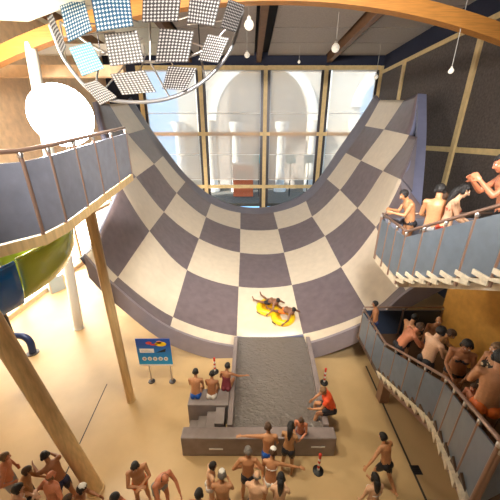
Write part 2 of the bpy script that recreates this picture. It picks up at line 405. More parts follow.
def patch(k0, k1, i0, c0, i1, c1):
    "rows k0->k1, samples i0.. on curve k0 and i1.. on curve k1, one column"
    vs = []; fs = []
    for j in range(NT + 1):
        t = j / NT
        for i in range(NS + 1):
            vs.append(cv[k0][i0 + i] * (1 - t) + cv[k1][i1 + i] * t)
    for j in range(NT):
        for i in range(NS):
            a = j * (NS + 1) + i; fs.append((a, a + NS + 1, a + NS + 2, a + 1))
    return vs, fs
sf = MB(); cop = MB()
for c in range(11):           # column c lies between lines c and c+1; centre column is 5
    vs, fs = patch(-1, 0, c * NS, 0, c * NS, 0); sf.add(vs, fs, 2)
    for k in range(3):
        d = abs(c - 5)
        if d == 5 and k == 2: continue
        vs, fs = patch(k, k + 1, c * NS, 0, c * NS, 0)
        sf.add(vs, fs, 0 if (d + k) % 2 == 0 else 1)
    if 2 <= c <= 8:
        d = abs(c - 5); c4 = c - 2
        vs, fs = patch(3, 4, c * NS, 0, c4 * NS, 0); sf.add(vs, fs, 0 if (d + 3) % 2 == 0 else 1)
        if c != 5:
            vs, fs = patch(4, 5, c4 * NS, 0, c4 * NS, 0); sf.add(vs, fs, 0 if (d + 4) % 2 == 0 else 1)
so = sf.build('sliding_surface', ['tile_dark', 'tile_white', 'coping', 'coping_blue'], slide, True)
bmx = bmesh.new(); bmx.from_mesh(so.data); bmesh.ops.remove_doubles(bmx, verts=bmx.verts, dist=.002)
bmesh.ops.dissolve_degenerate(bmx, dist=.001, edges=bmx.edges); bmx.normal_update()
up = sum(1 if f.normal.z > 0 else -1 for f in bmx.faces)
if up < 0: bmesh.ops.reverse_faces(bmx, faces=bmx.faces)
bmx.to_mesh(so.data); bmx.free()
sd = so.modifiers.new('thick', 'SOLIDIFY'); sd.thickness = .28; sd.offset = -1; sd.material_offset = 4; sd.material_offset_rim = 3; sd.use_even_offset = False
# right end side board
def ribbon(secs):
    "sweep of a closed section given at each station"
    k = len(secs[0]); vs = [v for s_ in secs for v in s_]; fs = []
    for i in range(len(secs) - 1):
        for j in range(k): fs.append((i*k+j, (i+1)*k+j, (i+1)*k+(j+1)%k, i*k+(j+1)%k))
    fs += [tuple(range(k)), tuple((len(secs)-1)*k + j for j in range(k))[::-1]]
    return MB().add(vs, fs)
def side_board(pts, outv, h, name):
    return ribbon([[p, p + outv, p + outv + Vector(h), p + Vector(h)] for p in pts]).build(name, 'coping_blue', slide, 'auto')
e2, e3 = sp(411.5, 192, 3.2), sp(404, 250, 3.7)
br = MB(); br.add([rows[3][10], rows[3][9], e2], [(0, 1, 2)]); br.add([rows[3][9], rows[4][6], rows[4][7], e3, e2], [(0, 1, 2, 3, 4)])
bo = br.build('edge_strip', 'coping', slide); sd2_ = bo.modifiers.new('thick', 'SOLIDIFY'); sd2_.thickness = .2; sd2_.offset = 0
edge = smooth_curve([rows[2][11], rows[3][10], sp(411.5, 192, 3.2), sp(404, 250, 3.7)], 6)
side_board(edge, Vector((.42, -.12, -.05)), (0, .05, -.35), 'edge_board')
def fascia(P):
    h = .80; o_ = Vector((0, -.02, .07))
    ribbon([[p + o_, p + o_ + Vector((0, -.12, 0)), p + Vector((0, -.14, -h)), p + Vector((0, -.02, -h))] for p in P]).build('fascia', 'fascia', slide, 'auto')
fascia(cv[5][: 3 * NS + 1]); fascia(cv[5][4 * NS:])
for (k, i) in ((1, 1), (1, 3), (1, 8), (1, 10), (3, 3), (3, 8), (2, 2), (2, 9), (0, 5), (1, 6), (3, 5)):
    q = rows[k][i]
    MB().tube([(q.x, q.y, 0), (q.x, q.y, q.z - .32)], .14, 14).build('support_post', 'timber', slide, 'auto')

# ================================================================== LANDING POOL
pool = empty('landing_pool', (.9, 7.5, 0), 'low grey walled landing pool at the foot of the checker slide', 'pool')
xl, xr = -.52, 2.18
MB().box((-2.0, 5.42, 0), (2.5, 5.78, .78)).build('front_wall', 'trough', pool, bevel=.03)
MB().box((xl - .16, 5.78, 0), (xl, 9.75, .86)).build('side_wall', 'trough', pool, bevel=.02)
MB().prism([(xr, 5.78, 0), (xr + .18, 5.78, 0), (xr + .38, 9.75, 0), (xr + .22, 9.75, 0)], (0, 0, .86)).build('side_wall', 'trough', pool, bevel=.02)
MB().box((xl, 5.78, 0), (xr + .1, 9.9, .2)).build('basin_floor', 'trough', pool)
MB().add([(xl, 5.78, .62), (xr, 5.78, .62), (xr + .3, 10.0, .62), (xl, 10.0, .62)], [(0, 1, 2, 3)]).build('water', 'water', pool)
wm = MB()
for px, py in ((216, 449), (318, 447)):
    q = at_y(px, py, 5.42); wm.box((q.x - .2, 5.405, q.z - .02), (q.x + .2, 5.42, q.z + .02))
wm.build('white_marking', 'white', pool)  # thin white dashes on the front wall
st = empty('pool_steps', (-1.3, 6.3, 0), 'grey box of steps at the left side of the landing pool', 'steps')
for k in range(4):
    MB().box((-1.95 + k * .29, 5.86, 0), (-1.95 + (k + 1) * .29, 6.42, .2 + k * .2)).build('step', 'steps', st, bevel=.012)
MB().box((-2.0, 6.42, 0), (xl - .17, 7.05, .88)).build('platform', 'steps', st, bevel=.02)

# ================================================================== STAIRS (right)
def balustrade(name, pts, label, glass='blue_glass', post='bronze', step=.8, h=1.08, group=None, seg_pts=None):
    "pts: base polyline; one glass panel and posts per piece"
    e = empty(name, pts[0], label, 'railing', group)
    P = [Vector(p) for p in pts]; posts = []
    for a, b2 in zip(P[:-1], P[1:]):
        n = max(1, round((b2 - a).length / step)); d = (b2 - a) / n
        for k in range(n):
            p0, p1 = a + d * k, a + d * (k + 1); posts.append(p0)
            q0, q1 = p0 + d * .03, p1 - d * .03; z = Vector((0, 0, 1)); nn = Vector((d.y, -d.x, 0)).normalized() * .015
            MB().prism([q0 + z * .02 - nn, q1 + z * .02 - nn, q1 + z * (h - .1) - nn, q0 + z * (h - .1) - nn], nn * 2).build('glass_panel', glass, e)
    posts.append(P[-1])
    for p0 in posts:
        po = MB().tube([p0 + Vector((0, 0, -.14)), p0 + Vector((0, 0, h))], .028, 10).build('post', post, e, 'auto')
        MB().lathe(p0 + Vector((0, 0, h)), [(.032, -.05), (.034, .0), (.02, .02)], 10).build('post_cap', 'steel', po, 'auto')
    MB().tube([p + Vector((0, 0, h + .03)) for p in P], .03, 10).build('handrail', 'bronze' if post == 'bronze' else 'steel', e, True)
    return e
# lower flight
def lerp(a, b, t): return a + (b - a) * t
LY0, LSL = 6.33, .55
def low_left_x(Y):
    pts = [(8.1, 3.92), (6.33, 3.90), (3.75, 3.58), (2.1, 2.8), (0, 1.9)]
    for (ya, xa), (yb, xb) in zip(pts[:-1], pts[1:]):
        if ya >= Y >= yb: return lerp(xa, xb, (ya - Y) / (ya - yb))
    return 3.92 if Y > 8.1 else 1.9
def surf_low(X, Y):
    if X < low_left_x(Y) + .17 or Y > 8.0 or Y < 2.1: return -50
    return 2.3 if Y >= LY0 else 2.3 + math.ceil((LY0 - Y) / .31) * .1705
LOWX = 6.6
low = empty('lower_staircase', (5, 5, 2.3), 'lower flight of pale wooden stairs crowded with waiting bathers', 'staircase')
MB().prism([(low_left_x(8.1) - .06, 8.2, 2.1), (low_left_x(6.33) - .06, 6.33, 2.1), (LOWX, 6.33, 2.1), (LOWX, 8.2, 2.1)], (0, 0, .2)).build('landing', 'stair_shaded', low)
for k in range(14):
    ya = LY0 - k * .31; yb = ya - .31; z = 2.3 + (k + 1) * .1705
    MB().prism([(low_left_x(ya) - .12, ya + .03, z - .12), (LOWX, ya + .03, z - .12), (LOWX, yb, z - .12), (low_left_x(yb) - .12, yb, z - .12)], (0, 0, .12)).build('tread', 'stair_shaded', low)
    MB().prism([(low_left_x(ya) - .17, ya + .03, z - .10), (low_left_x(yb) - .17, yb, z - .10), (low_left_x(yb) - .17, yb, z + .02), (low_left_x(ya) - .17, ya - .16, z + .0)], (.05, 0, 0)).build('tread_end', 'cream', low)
sg = MB()
for ya, yb in ((6.33, 5.0), (5.0, 3.75), (3.75, 2.9), (2.9, 2.0)):
    za, zb = 2.3 + LSL * (LY0 - ya), 2.3 + LSL * (LY0 - yb); a = Vector((low_left_x(ya) - .02, ya, za)); b2 = Vector((low_left_x(yb) - .02, yb, zb))
    sg.prism([a, b2, b2 - Vector((0, 0, .32)), a - Vector((0, 0, .32))], (.06, 0, 0))
sg.build('stringer', 'bronze', low)
MB().box((4.6, 7.2, 0), (4.9, 7.5, 2.1)).build('support_post', 'bronze', low)
MB().box((6.0, 3.0, 0), (6.3, 3.3, 3.7)).build('support_post', 'bronze', low)
def lowpt(Y): return (low_left_x(Y) - .08, Y, 2.3 + LSL * max(0, LY0 - Y))
balustrade('stair_railing', [lowpt(8.0), lowpt(6.33), lowpt(5.0), lowpt(3.75), lowpt(2.9), lowpt(2.0)], 'blue glass railing climbing along the lower staircase', step=.66)
balustrade('landing_railing', [(3.9, 8.12, 2.3), (LOWX, 8.12, 2.3)], 'shade darkened blue railing along the back of the lower landing', glass='shaded_glass', step=1.2)
balustrade('end_railing', [(lowpt(2.0)[0] + .02, 1.98, 4.6), (3.7, 2.3, 4.7), (6.4, 2.3, 4.7)], 'railing crossing the near end of the lower staircase at the corner', step=.9)
wst = MB(); wst.prism([(LOWX + .02, 8.2, 0), (LOWX + .02, 1.9, 0), (LOWX + .02, 1.9, 6.1), (LOWX + .02, 8.2, 5.6)], (.2, 0, 0))
struct(wst.build('wall_stair', 'ochre'), 'ochre wall beside the lower staircase', 'wall')
# upper flight
UX0 = 3.45
def up_left_x(Y): return 3.36 + (5.6 - Y) * .05 if Y < 5.6 else 3.36 + (Y - 5.6) * .08
USL = .53
def surf_up(X, Y):
    if X < up_left_x(Y) + .22 or Y > 7.0 or Y < 2.4: return -50
    return 5.85 if Y >= 5.6 else 5.85 + math.ceil((5.6 - Y) / .30) * .159
upn = empty('upper_staircase', (5, 5, 5.7), 'upper flight of pale wooden stairs with saw toothed edge below the grey wall', 'staircase')
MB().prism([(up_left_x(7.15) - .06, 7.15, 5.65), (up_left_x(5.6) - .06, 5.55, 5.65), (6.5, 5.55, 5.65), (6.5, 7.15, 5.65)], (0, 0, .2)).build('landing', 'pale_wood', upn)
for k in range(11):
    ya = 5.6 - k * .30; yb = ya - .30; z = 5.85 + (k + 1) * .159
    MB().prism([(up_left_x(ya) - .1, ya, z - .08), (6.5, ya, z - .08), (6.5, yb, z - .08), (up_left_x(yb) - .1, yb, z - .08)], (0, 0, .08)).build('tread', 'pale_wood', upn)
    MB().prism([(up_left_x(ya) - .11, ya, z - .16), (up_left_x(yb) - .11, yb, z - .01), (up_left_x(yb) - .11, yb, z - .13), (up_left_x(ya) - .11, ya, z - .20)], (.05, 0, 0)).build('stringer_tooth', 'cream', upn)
MB().prism([(UX0 + .1, 5.6, 5.64), (6.5, 5.6, 5.64), (6.5, 2.3, 7.39), (up_left_x(2.3), 2.3, 7.39)], (0, 0, .12)).build('soffit', 'pale_wood', upn)
MB().box((6.95, 6.2, 0), (7.25, 6.5, 5.5)).build('support_post', 'bronze', upn); MB().box((6.3, 6.25, 5.35), (7.25, 6.45, 5.5)).build('bracket', 'bronze', upn)
def upp(Y): return (up_left_x(Y) - .06, Y, 5.85 + USL * max(0, 5.6 - Y))
balustrade('stair_railing', [upp(7.0), upp(5.6), upp(4.6), upp(3.5), upp(2.5)], 'grey blue glass railing of the upper staircase and its landing', step=.55)
balustrade('landing_railing', [upp(7.06), (6.4, 7.08, 5.85)], 'dark railing across the back of the upper landing', glass='grey_glass', step=1.4)

# ================================================================== LEFT WALKWAY
wk = empty('raised_walkway', (-5, 5, 7.5), 'raised walkway on the left with smoky panels', 'walkway')
def wz(Y): return 7.90 - (7.5 - Y) * .10
def wp(x, y): return Vector((x, y, wz(max(y, 3.55))))
EDGE = [wp(-3.08, 7.5), wp(-2.97, 5.7), wp(-2.86, 4.2), wp(-2.92, 3.75), wp(-3.25, 3.32), wp(-3.8, 3.0), wp(-4.8, 2.7)]
ribbon_pts = EDGE + [wp(-7.0, 2.7), wp(-7.0, 7.5)]
MB().prism([p + Vector((0, 0, -.14)) for p in ribbon_pts], (0, 0, .12)).build('deck', 'timber', wk)
ed = MB()
ribbon([[p + Vector((.03, -.01, .0)), p + Vector((-.03, .01, .0)), p + Vector((-.03, .01, -.15)), p + Vector((.03, -.01, -.15))] for p in EDGE]).build('edge_beam', 'timber', wk, 'auto')
balustrade('walkway_railing', EDGE, 'smoky panel railing with bronze posts along the left walkway', glass='grey_glass', step=.85)

# ================================================================== FLOODLIGHT
c = at_t(62, 116, 6.5); zd = wz(c.y)
FLC = c.copy(); fl = empty('floodlight', (c.x, c.y, zd), 'big glaring white floodlight on a stand at the end of the left walkway', 'floodlight')
FLA = ax = Vector((.55, -.83, -.06)).normalized()
MB().lathe(c, [(.25, -.40), (.40, -.36), (.64, -.04), (.665, 0), (.64, -.01)], 40, ax).build('housing', 'white_steel', fl, 'auto')
MB().lathe(c + ax * .01, [(.66, .005), (.54, .09), (.3, .15), (.01, .17)], 40, ax).build('lens', 'lens', fl, True)  # lens made oversized so its bright disc imitates the glare bloom
bk_ = c - ax * .42
MB().tube([bk_, bk_ - ax * .1, (bk_.x - ax.x * .12, bk_.y - ax.y * .12, zd + .3)], .045, 12).build('pole', 'bracket', fl, True)
for k in range(3):
    a_ = 2 * math.pi * k / 3 + .4; q = Vector((bk_.x - ax.x * .12, bk_.y - ax.y * .12, zd + .4))
    MB().tube([q, (q.x + .33 * math.cos(a_), q.y + .33 * math.sin(a_) - .1, zd + .02)], .025, 8).build('leg', 'bracket', fl)

# ================================================================== HANGING REFLECTOR LAMP
ch = empty('reflector_chandelier', at_t(150, 40, 9), 'hanging chandelier of tilted perforated reflector plates on a curved frame', 'chandelier')
quads = [
 ('perf', 8.7, (47,18),(52,13),(66,46),(62,54)), ('perf_blue_reflect', 8.6, (60,6),(83,-3),(92,30),(68,42)), ('perf_blue_reflect', 8.4, (90,-12),(128,-12),(133,26),(97,31)),
 ('perf', 8.3, (143,-15),(182,-15),(178,21),(142,22)), ('perf', 8.4, (191,-14),(223,-10),(214,26),(187,22)), ('perf', 8.6, (221,27),(229,-1),(245,5),(236,32)),
 ('perf_cyan_reflect', 9.2, (69,48),(90,42),(104,68),(82,76)), ('perf_white', 9.1, (104,34),(137,30),(144,62),(110,66)), ('perf', 9.1, (160,28),(194,31),(188,62),(155,62)),
 ('perf', 9.2, (208,34),(229,38),(218,63),(198,60)), ('perf_white', 9.7, (83,84),(96,80),(117,97),(100,105)), ('perf_white', 9.7, (110,74),(144,70),(156,92),(122,95)),
 ('perf', 9.7, (168,66),(197,68),(186,90),(162,89)), ]
hub = at_t(150, 30, 9.6)
for mname, t, *q in quads:
    tt = [t - .12, t - .12, t + .2, t + .2]
    P = [at_t(x, y, k) for (x, y), k in zip(q, tt)]
    # square up the plate onto its own plane
    cc = sum(P, Vector()) / 4; nrm = ((P[2] - P[0]).cross(P[3] - P[1])).normalized()
    P = [p_ - nrm * (p_ - cc).dot(nrm) for p_ in P]
    if nrm.y > 0: nrm = -nrm
    me = bpy.data.meshes.new('reflector_plate'); vs = P + [p_ - nrm * .05 for p_ in P]
    me.from_pydata(vs, [], [(0,1,2,3),(7,6,5,4),(0,4,5,1),(1,5,6,2),(2,6,7,3),(3,7,4,0)])
    uvl = me.uv_layers.new(name='UVMap'); uvs = [(0,1),(1,1),(1,0),(0,0)]
    for i in range(4): uvl.data[i].uv = uvs[i]
    for i in range(4, 8): uvl.data[i].uv = uvs[7 - i]
    me.materials.append(M[mname]); po = bpy.data.objects.new('reflector_plate', me); COL.objects.link(po); po.parent = ch; po.matrix_parent_inverse = ch.matrix_basis.inverted()
    MB().tube([cc - nrm * .05, cc - nrm * .35], .05, 10).build('ball_joint', 'steel', po)
    MB().tube([cc - nrm * .3, lerp(cc, hub, .55) + Vector((0, .4, .1))], .025, 8).build('arm', 'steel', po)
rg = [at_t(*p_) for p_ in ((50,25,9.3),(66,62,9.6),(95,94,10),(130,102,10.2),(170,98,10.2),(205,80,10.1),(230,50,9.8),(243,10,9.4))]
MB().tube(smooth_curve(rg, 8), .065, 12).build('curved_frame', 'bracket', ch, True)
rg2 = [at_t(*p_) for p_ in ((60,22,9.6),(100,50,9.9),(150,62,10),(200,52,9.9),(235,20,9.6))]
MB().tube(smooth_curve(rg2, 8), .05, 10).build('inner_frame', 'steel', ch, True)
for a, b2 in (((95,94,10),(100,50,9.9)), ((170,98,10.2),(150,62,10)), ((205,80,10.1),(200,52,9.9)), ((150,62,10),(150,10,9.4)), ((60,22,9.6),(66,62,9.6))):
    MB().tube([at_t(*a), at_t(*b2)], .035, 8).build('strut', 'steel', ch)
for p_ in ((100,50,9.9), (200,52,9.9), (150,10,9.4)):
    q = at_t(*p_); MB().tube([q, (q.x, q.y, ZC - .3)], .02, 8).build('suspension_rod', 'dark_steel', ch)

# ================================================================== PENDANTS
def pendant(px, py, Y, r, label):
    q = at_y(px, py, Y); e = empty('pendant_lamp', (q.x, q.y, q.z), label, 'pendant lamp', 'opal pendant lamps')
    MB().ball(q, r).build('globe', 'globe', e, True)
    MB().lathe(q + Vector((0, 0, r * .9)), [(r * .5, 0), (r * .4, r * .5), (.02, r * .7)], 14).build('cap', 'white_steel', e, 'auto')
    MB().tube([q + Vector((0, 0, r)), (q.x, q.y, ZC - .28)], .015, 6).build('cord', 'cord', e)
pendant(249, 25, 14, .19, 'large white globe pendant hanging beside the reflector chandelier')
pendant(247, 55, 22, .17, 'small white globe pendant below the larger one near the chandelier')
pendant(335.5, 48, 19, .22, 'white globe pendant hanging before the dark ceiling joist')
pendant(451, 71, 13, .10, 'small white globe pendant in front of the charcoal wall panels')
pendant(376, 77, 25, .16, 'distant globe pendant at the top of the rightmost back window')
pendant(299, 62, 25, .10, 'tiny globe pendant in front of the third back window')

# ================================================================== SIGN BOARD
sb_ = empty('information_sign', at_z(161, 382, 0), 'blue safety information board on two posts beside the slide', 'sign')
s0, s1 = at_z(152, 381, 0), at_z(172, 383, 0)
Ys = (s0.y + s1.y) / 2
for q in (s0, s1):
    po = MB().tube([(q.x, Ys + .03, 0), (q.x, Ys + .03, 1.7)], .03, 10).build('post', 'steel', sb_)
    MB().lathe((q.x, Ys + .03, 0), [(.13, 0), (.12, .03), (.04, .05)], 16).build('foot', 'dark_steel', po)
bx0, bx1, bz0, bz1 = s0.x - .32, s1.x + .12, .85, 2.08
M['sign_blue'] = mat('sign blue print', (.01, .16, .52), .4)
nt = M['sign_blue'].node_tree; tc = nt.nodes.new('ShaderNodeTexCoord'); sx = nt.nodes.new('ShaderNodeSeparateXYZ'); rr = nt.nodes.new('ShaderNodeValToRGB')
nt.links.new(tc.outputs['Generated'], sx.inputs[0]); nt.links.new(sx.outputs[2], rr.inputs[0])
rr.color_ramp.elements[0].color = (.01, .38, .75, 1); rr.color_ramp.elements[1].color = (.01, .07, .36, 1); rr.color_ramp.elements[1].position = .8
nt.links.new(rr.outputs[0], nt.nodes['Principled BSDF'].inputs['Base Color'])
M['sign_red'] = mat('sign red print', (.6, .06, .05), .5); M['sign_orange'] = mat('sign orange print', (.8, .3, .15), .5)
MB().box((bx0, Ys - .03, bz0), (bx1, Ys, bz1)).build('board', 'sign_blue', sb_)
MB().box((bx0, Ys - .034, bz0), (bx1, Ys + .002, bz0 + .07)).build('border_strip', 'white', sb_)
W = bx1 - bx0; Hh = bz1 - bz0
pr = MB()
def blob(u, v, a, b_, mi, n=18):
    cx, cz = bx0 + u * W, bz0 + v * Hh
    pr.prism([(cx + a * W * math.cos(2 * math.pi * k / n), Ys - .031, cz + b_ * Hh * math.sin(2 * math.pi * k / n)) for k in range(n)], (0, -.004, 0), mi)
blob(.72, .82, .17, .085, 1); blob(.68, .88, .08, .05, 2); blob(.38, .86, .09, .05, 3); blob(.52, .80, .11, .03, 3)
pr.box((bx0 + .08 * W, Ys - .036, bz0 + .5 * Hh), (bx0 + .5 * W, Ys - .03, bz0 + .65 * Hh), 0)
for k in range(3): pr.box((bx0 + .12 * W, Ys - .038, bz0 + (.53 + k * .035) * Hh), (bx0 + (.44 - .05 * k) * W, Ys - .035, bz0 + (.542 + k * .035) * Hh), 4)
pr.prism([(bx0 + .55 * W, Ys - .031, bz0 + .5 * Hh), (bx0 + .86 * W, Ys - .031, bz0 + .66 * Hh), (bx0 + .83 * W, Ys - .031, bz0 + .53 * Hh)], (0, -.004, 0), 5)
for k in range(5):
    blob(.18 + .16 * k, .27, .065, .072, 0); blob(.18 + .16 * k, .27, .03, .035, 4 if k % 2 else 3)
pr.build('printed_pictures', ['white', 'yellow', 'sign_orange', 'sign_red', 'bracket', 'black'], sb_)

# ================================================================== BARRIER POSTS
def barrier(px, py, label, h=.6):
    q = at_z(px, py, 0); e = empty('barrier_post', q, label, 'barrier post', 'red and white barrier posts')
    MB().lathe(q, [(.15, 0), (.15, .03), (.09, .06), (.035, .08)], 20).build('base', 'black', e, 'auto')
    n = 6
    for k in range(n):
        MB().tube([q + Vector((0, 0, .07 + k * h / n)), q + Vector((0, 0, .07 + (k + 1) * h / n))], .038, 10).build('band', 'red' if k % 2 else 'white', e, 'auto')
    MB().ball(q + Vector((0, 0, h + .1)), .05, 8).build('knob', 'red', e, True)
barrier(318, 471, 'red and white barrier post on a black foot in front of the pool wall')
barrier(324, 383, 'red and white barrier post behind the seated lifeguard')
barrier(215, 372, 'red and white barrier post behind the three seated bathers')

# ================================================================== FLUMES and pipe at far left
def flume(name, a0, a1, z0, z1, rr, m, label, C0=(-8.2, 8.2)):
    n = 20; e = empty(name, (C0[0], C0[1], z1), label, 'tube slide')
    prof = [(-.62, .55), (-.60, .1), (-.45, -.38), (-.2, -.58), (.1, -.62), (.4, -.48), (.6, -.1), (.68, .45), (.70, .8)]
    vs = []; fs = []; k = len(prof)
    for i in range(n + 1):
        t = i / n; a = R(lerp(a0, a1, t)); z = lerp(z0, z1, t)
        for (r_, h) in prof: vs.append((C0[0] + (rr + r_) * math.cos(a), C0[1] + (rr + r_) * math.sin(a), z + h))
    for i in range(n):
        for j in range(k - 1): fs.append((i*k+j, i*k+j+1, (i+1)*k+j+1, (i+1)*k+j))
    o = MB().add(vs, fs).build('channel', [m, 'tube_out'], e, True)
    sdm = o.modifiers.new('thick', 'SOLIDIFY'); sdm.thickness = .05; sdm.offset = 0; sdm.material_offset = 0; sdm.material_offset_rim = 0
    rim = MB(); rim.tube([Vector(vs[i * k + k - 1]) for i in range(n + 1)], .05, 8); rim.build('rim', m, e, True)
    am_ = R((a0 + a1) / 2); zz = lerp(z0, z1, .5) - .7
    MB().tube([(C0[0], C0[1], 0), (C0[0], C0[1], zz)], .1, 12).build('support_post', 'dark_steel', e)
    MB().tube([(C0[0], C0[1], zz - .1), (C0[0] + rr * math.cos(am_), C0[1] + rr * math.sin(am_), zz + .1)], .07, 10).build('support_arm', 'dark_steel', e)
flume('tube_slide', 50, -30, 5.65, 4.95, 2.0, 'green_tube', 'lime green open flume curving below the left walkway', (-8.6, 8.2))
flume('tube_slide', -30, -95, 5.05, 4.3, 2.15, 'blue_tube', 'blue open flume curving below the left walkway', (-8.45, 7.9))
q = at_z(33, 353, 0); pe = empty('bent_pipe', q, 'dark blue bent pipe rising from the floor at the far left', 'pipe')
M['pipe'] = mat('navy pipe', (.02, .035, .11), .35, .2)
MB().tube(smooth_curve([q, q + Vector((-.05, .1, .5)), q + Vector((-.3, .15, .78)), q + Vector((-.75, .1, .85)), q + Vector((-1.2, 0, .8))], 6), .14, 14).build('elbow', 'pipe', pe, True)
MB().lathe(q, [(.24, 0), (.24, .04), (.16, .05)], 18).build('flange', 'dark_steel', pe, 'auto')
MB().tube([(q.x - 1.15, q.y, .8), (q.x - 1.15, q.y, 0)], .05, 10).build('leg', 'dark_steel', pe)
gb = empty('glass_barrier', at_z(58, 288, 0), 'pale blue glass barrier on the bright floor by the left windows', 'barrier')
q0, q1, q2 = at_z(47, 290, 0), at_z(52, 294, 0), at_z(66, 288, 0)
for a, b2 in ((q0, q1), (q1, q2)):
    MB().prism([a, b2, b2 + Vector((0, 0, .95)), a + Vector((0, 0, .95))], (.03, .03, 0)).build('panel', 'pool_glass', gb)
for a in (q0, q1, q2): MB().tube([a, a + Vector((0, 0, 1.0))], .04, 8).build('post', 'steel', gb)

#PEOPLE_BEGIN
# ================================================================== PEOPLE
SK = {}
def skin(name, c): SK[name] = mat('skin ' + name, c, .42, 0, .04, 30, .08)
skin('tan', (.52, .245, .115)); skin('fair', (.70, .42, .26)); skin('brown', (.36, .15, .065)); skin('ruddy', (.55, .20, .10)); skin('olive', (.47, .235, .10)); skin('dark', (.20, .085, .045))
HM = {'black': mat('black hair', (.012, .010, .010), .45, 0, .5, 60, .2), 'brown': mat('brown hair', (.075, .035, .016), .5, 0, .5, 60, .2),
      'grey': mat('grey hair', (.20, .175, .16), .6, 0, .5, 60, .2), 'light': mat('light brown hair', (.22, .12, .055), .5, 0, .5, 60, .2)}
CM = {'black': mat('black swim fabric', (.012, .012, .018), .6), 'white': mat('white swim fabric', (.80, .78, .74), .6), 'blue': mat('blue swim fabric', (.01, .09, .42), .5),
      'navy': mat('navy swim fabric', (.012, .02, .07), .6), 'red': mat('red swim fabric', (.62, .06, .03), .5), 'orange': mat('orange swim fabric', (.85, .17, .02), .5),
      'grey': mat('grey swim fabric', (.30, .30, .30), .6), 'redshirt': mat('red orange shirt fabric', (.80, .085, .02), .55), 'maroon': mat('maroon swim fabric', (.2, .03, .04), .6)}
# leopard print
m = mat('leopard print fabric', (.6, .4, .2), .6); nt = m.node_tree; b = nt.nodes['Principled BSDF']
tc = nt.nodes.new('ShaderNodeTexCoord'); vo = nt.nodes.new('ShaderNodeTexVoronoi'); vo.inputs['Scale'].default_value = 13; rr = nt.nodes.new('ShaderNodeValToRGB')
nt.links.new(tc.outputs['Object'], vo.inputs['Vector']); nt.links.new(vo.outputs['Distance'], rr.inputs[0])
rr.color_ramp.elements[0].color = (.75, .55, .32, 1); rr.color_ramp.elements[0].position = .30; rr.color_ramp.elements[1].color = (.03, .02, .015, 1); rr.color_ramp.elements[1].position = .42
nt.links.new(rr.outputs[0], b.inputs['Base Color']); CM['leopard'] = m
M['eye'] = mat('eye white', (.75, .73, .70), .2); M['iris'] = mat('dark iris', (.03, .018, .01), .2); M['lip'] = mat('lips', (.40, .13, .09), .45)

def bm_ellipsoid(bm, c, r, rot=None, seg=12):
    mt = Matrix.Translation(c) @ (rot.to_matrix().to_4x4() if rot else Matrix()) @ Matrix.Diagonal((r[0], r[1], r[2], 1))
    bmesh.ops.create_uvsphere(bm, u_segments=seg, v_segments=max(6, seg // 2 + 2), radius=1, matrix=mt)
def bm_limb(bm, pts, rs, n=10):
    m_ = MB(); m_.tube(pts, rs, n); vs = [bm.verts.new(v) for v in m_.v]
    for f in m_.f:
        try: bm.faces.new([vs[i] for i in f])
        except ValueError: pass
    for p_, r_ in ((pts[0], rs[0]), (pts[-1], rs[-1])): bm_ellipsoid(bm, p_, (r_ * .985,) * 3, None, 10)
    for p_, r_ in list(zip(pts, rs))[1:-1]:
        pass
def dirv(fwd, out, side):
    f, o_ = R(fwd), R(out); return Vector((side * math.sin(o_), math.cos(o_) * math.sin(f), -math.cos(o_) * math.cos(f)))
STAND = dict(lean=(4, 2), arms=[((4, 10), (14, 6)), ((4, 10), (14, 6))], legs=[((2, 4), (-4, 3)), ((2, 4), (-4, 3))], head=(0, 8))
def P_(**k): d = dict(STAND); d.update(k); return d
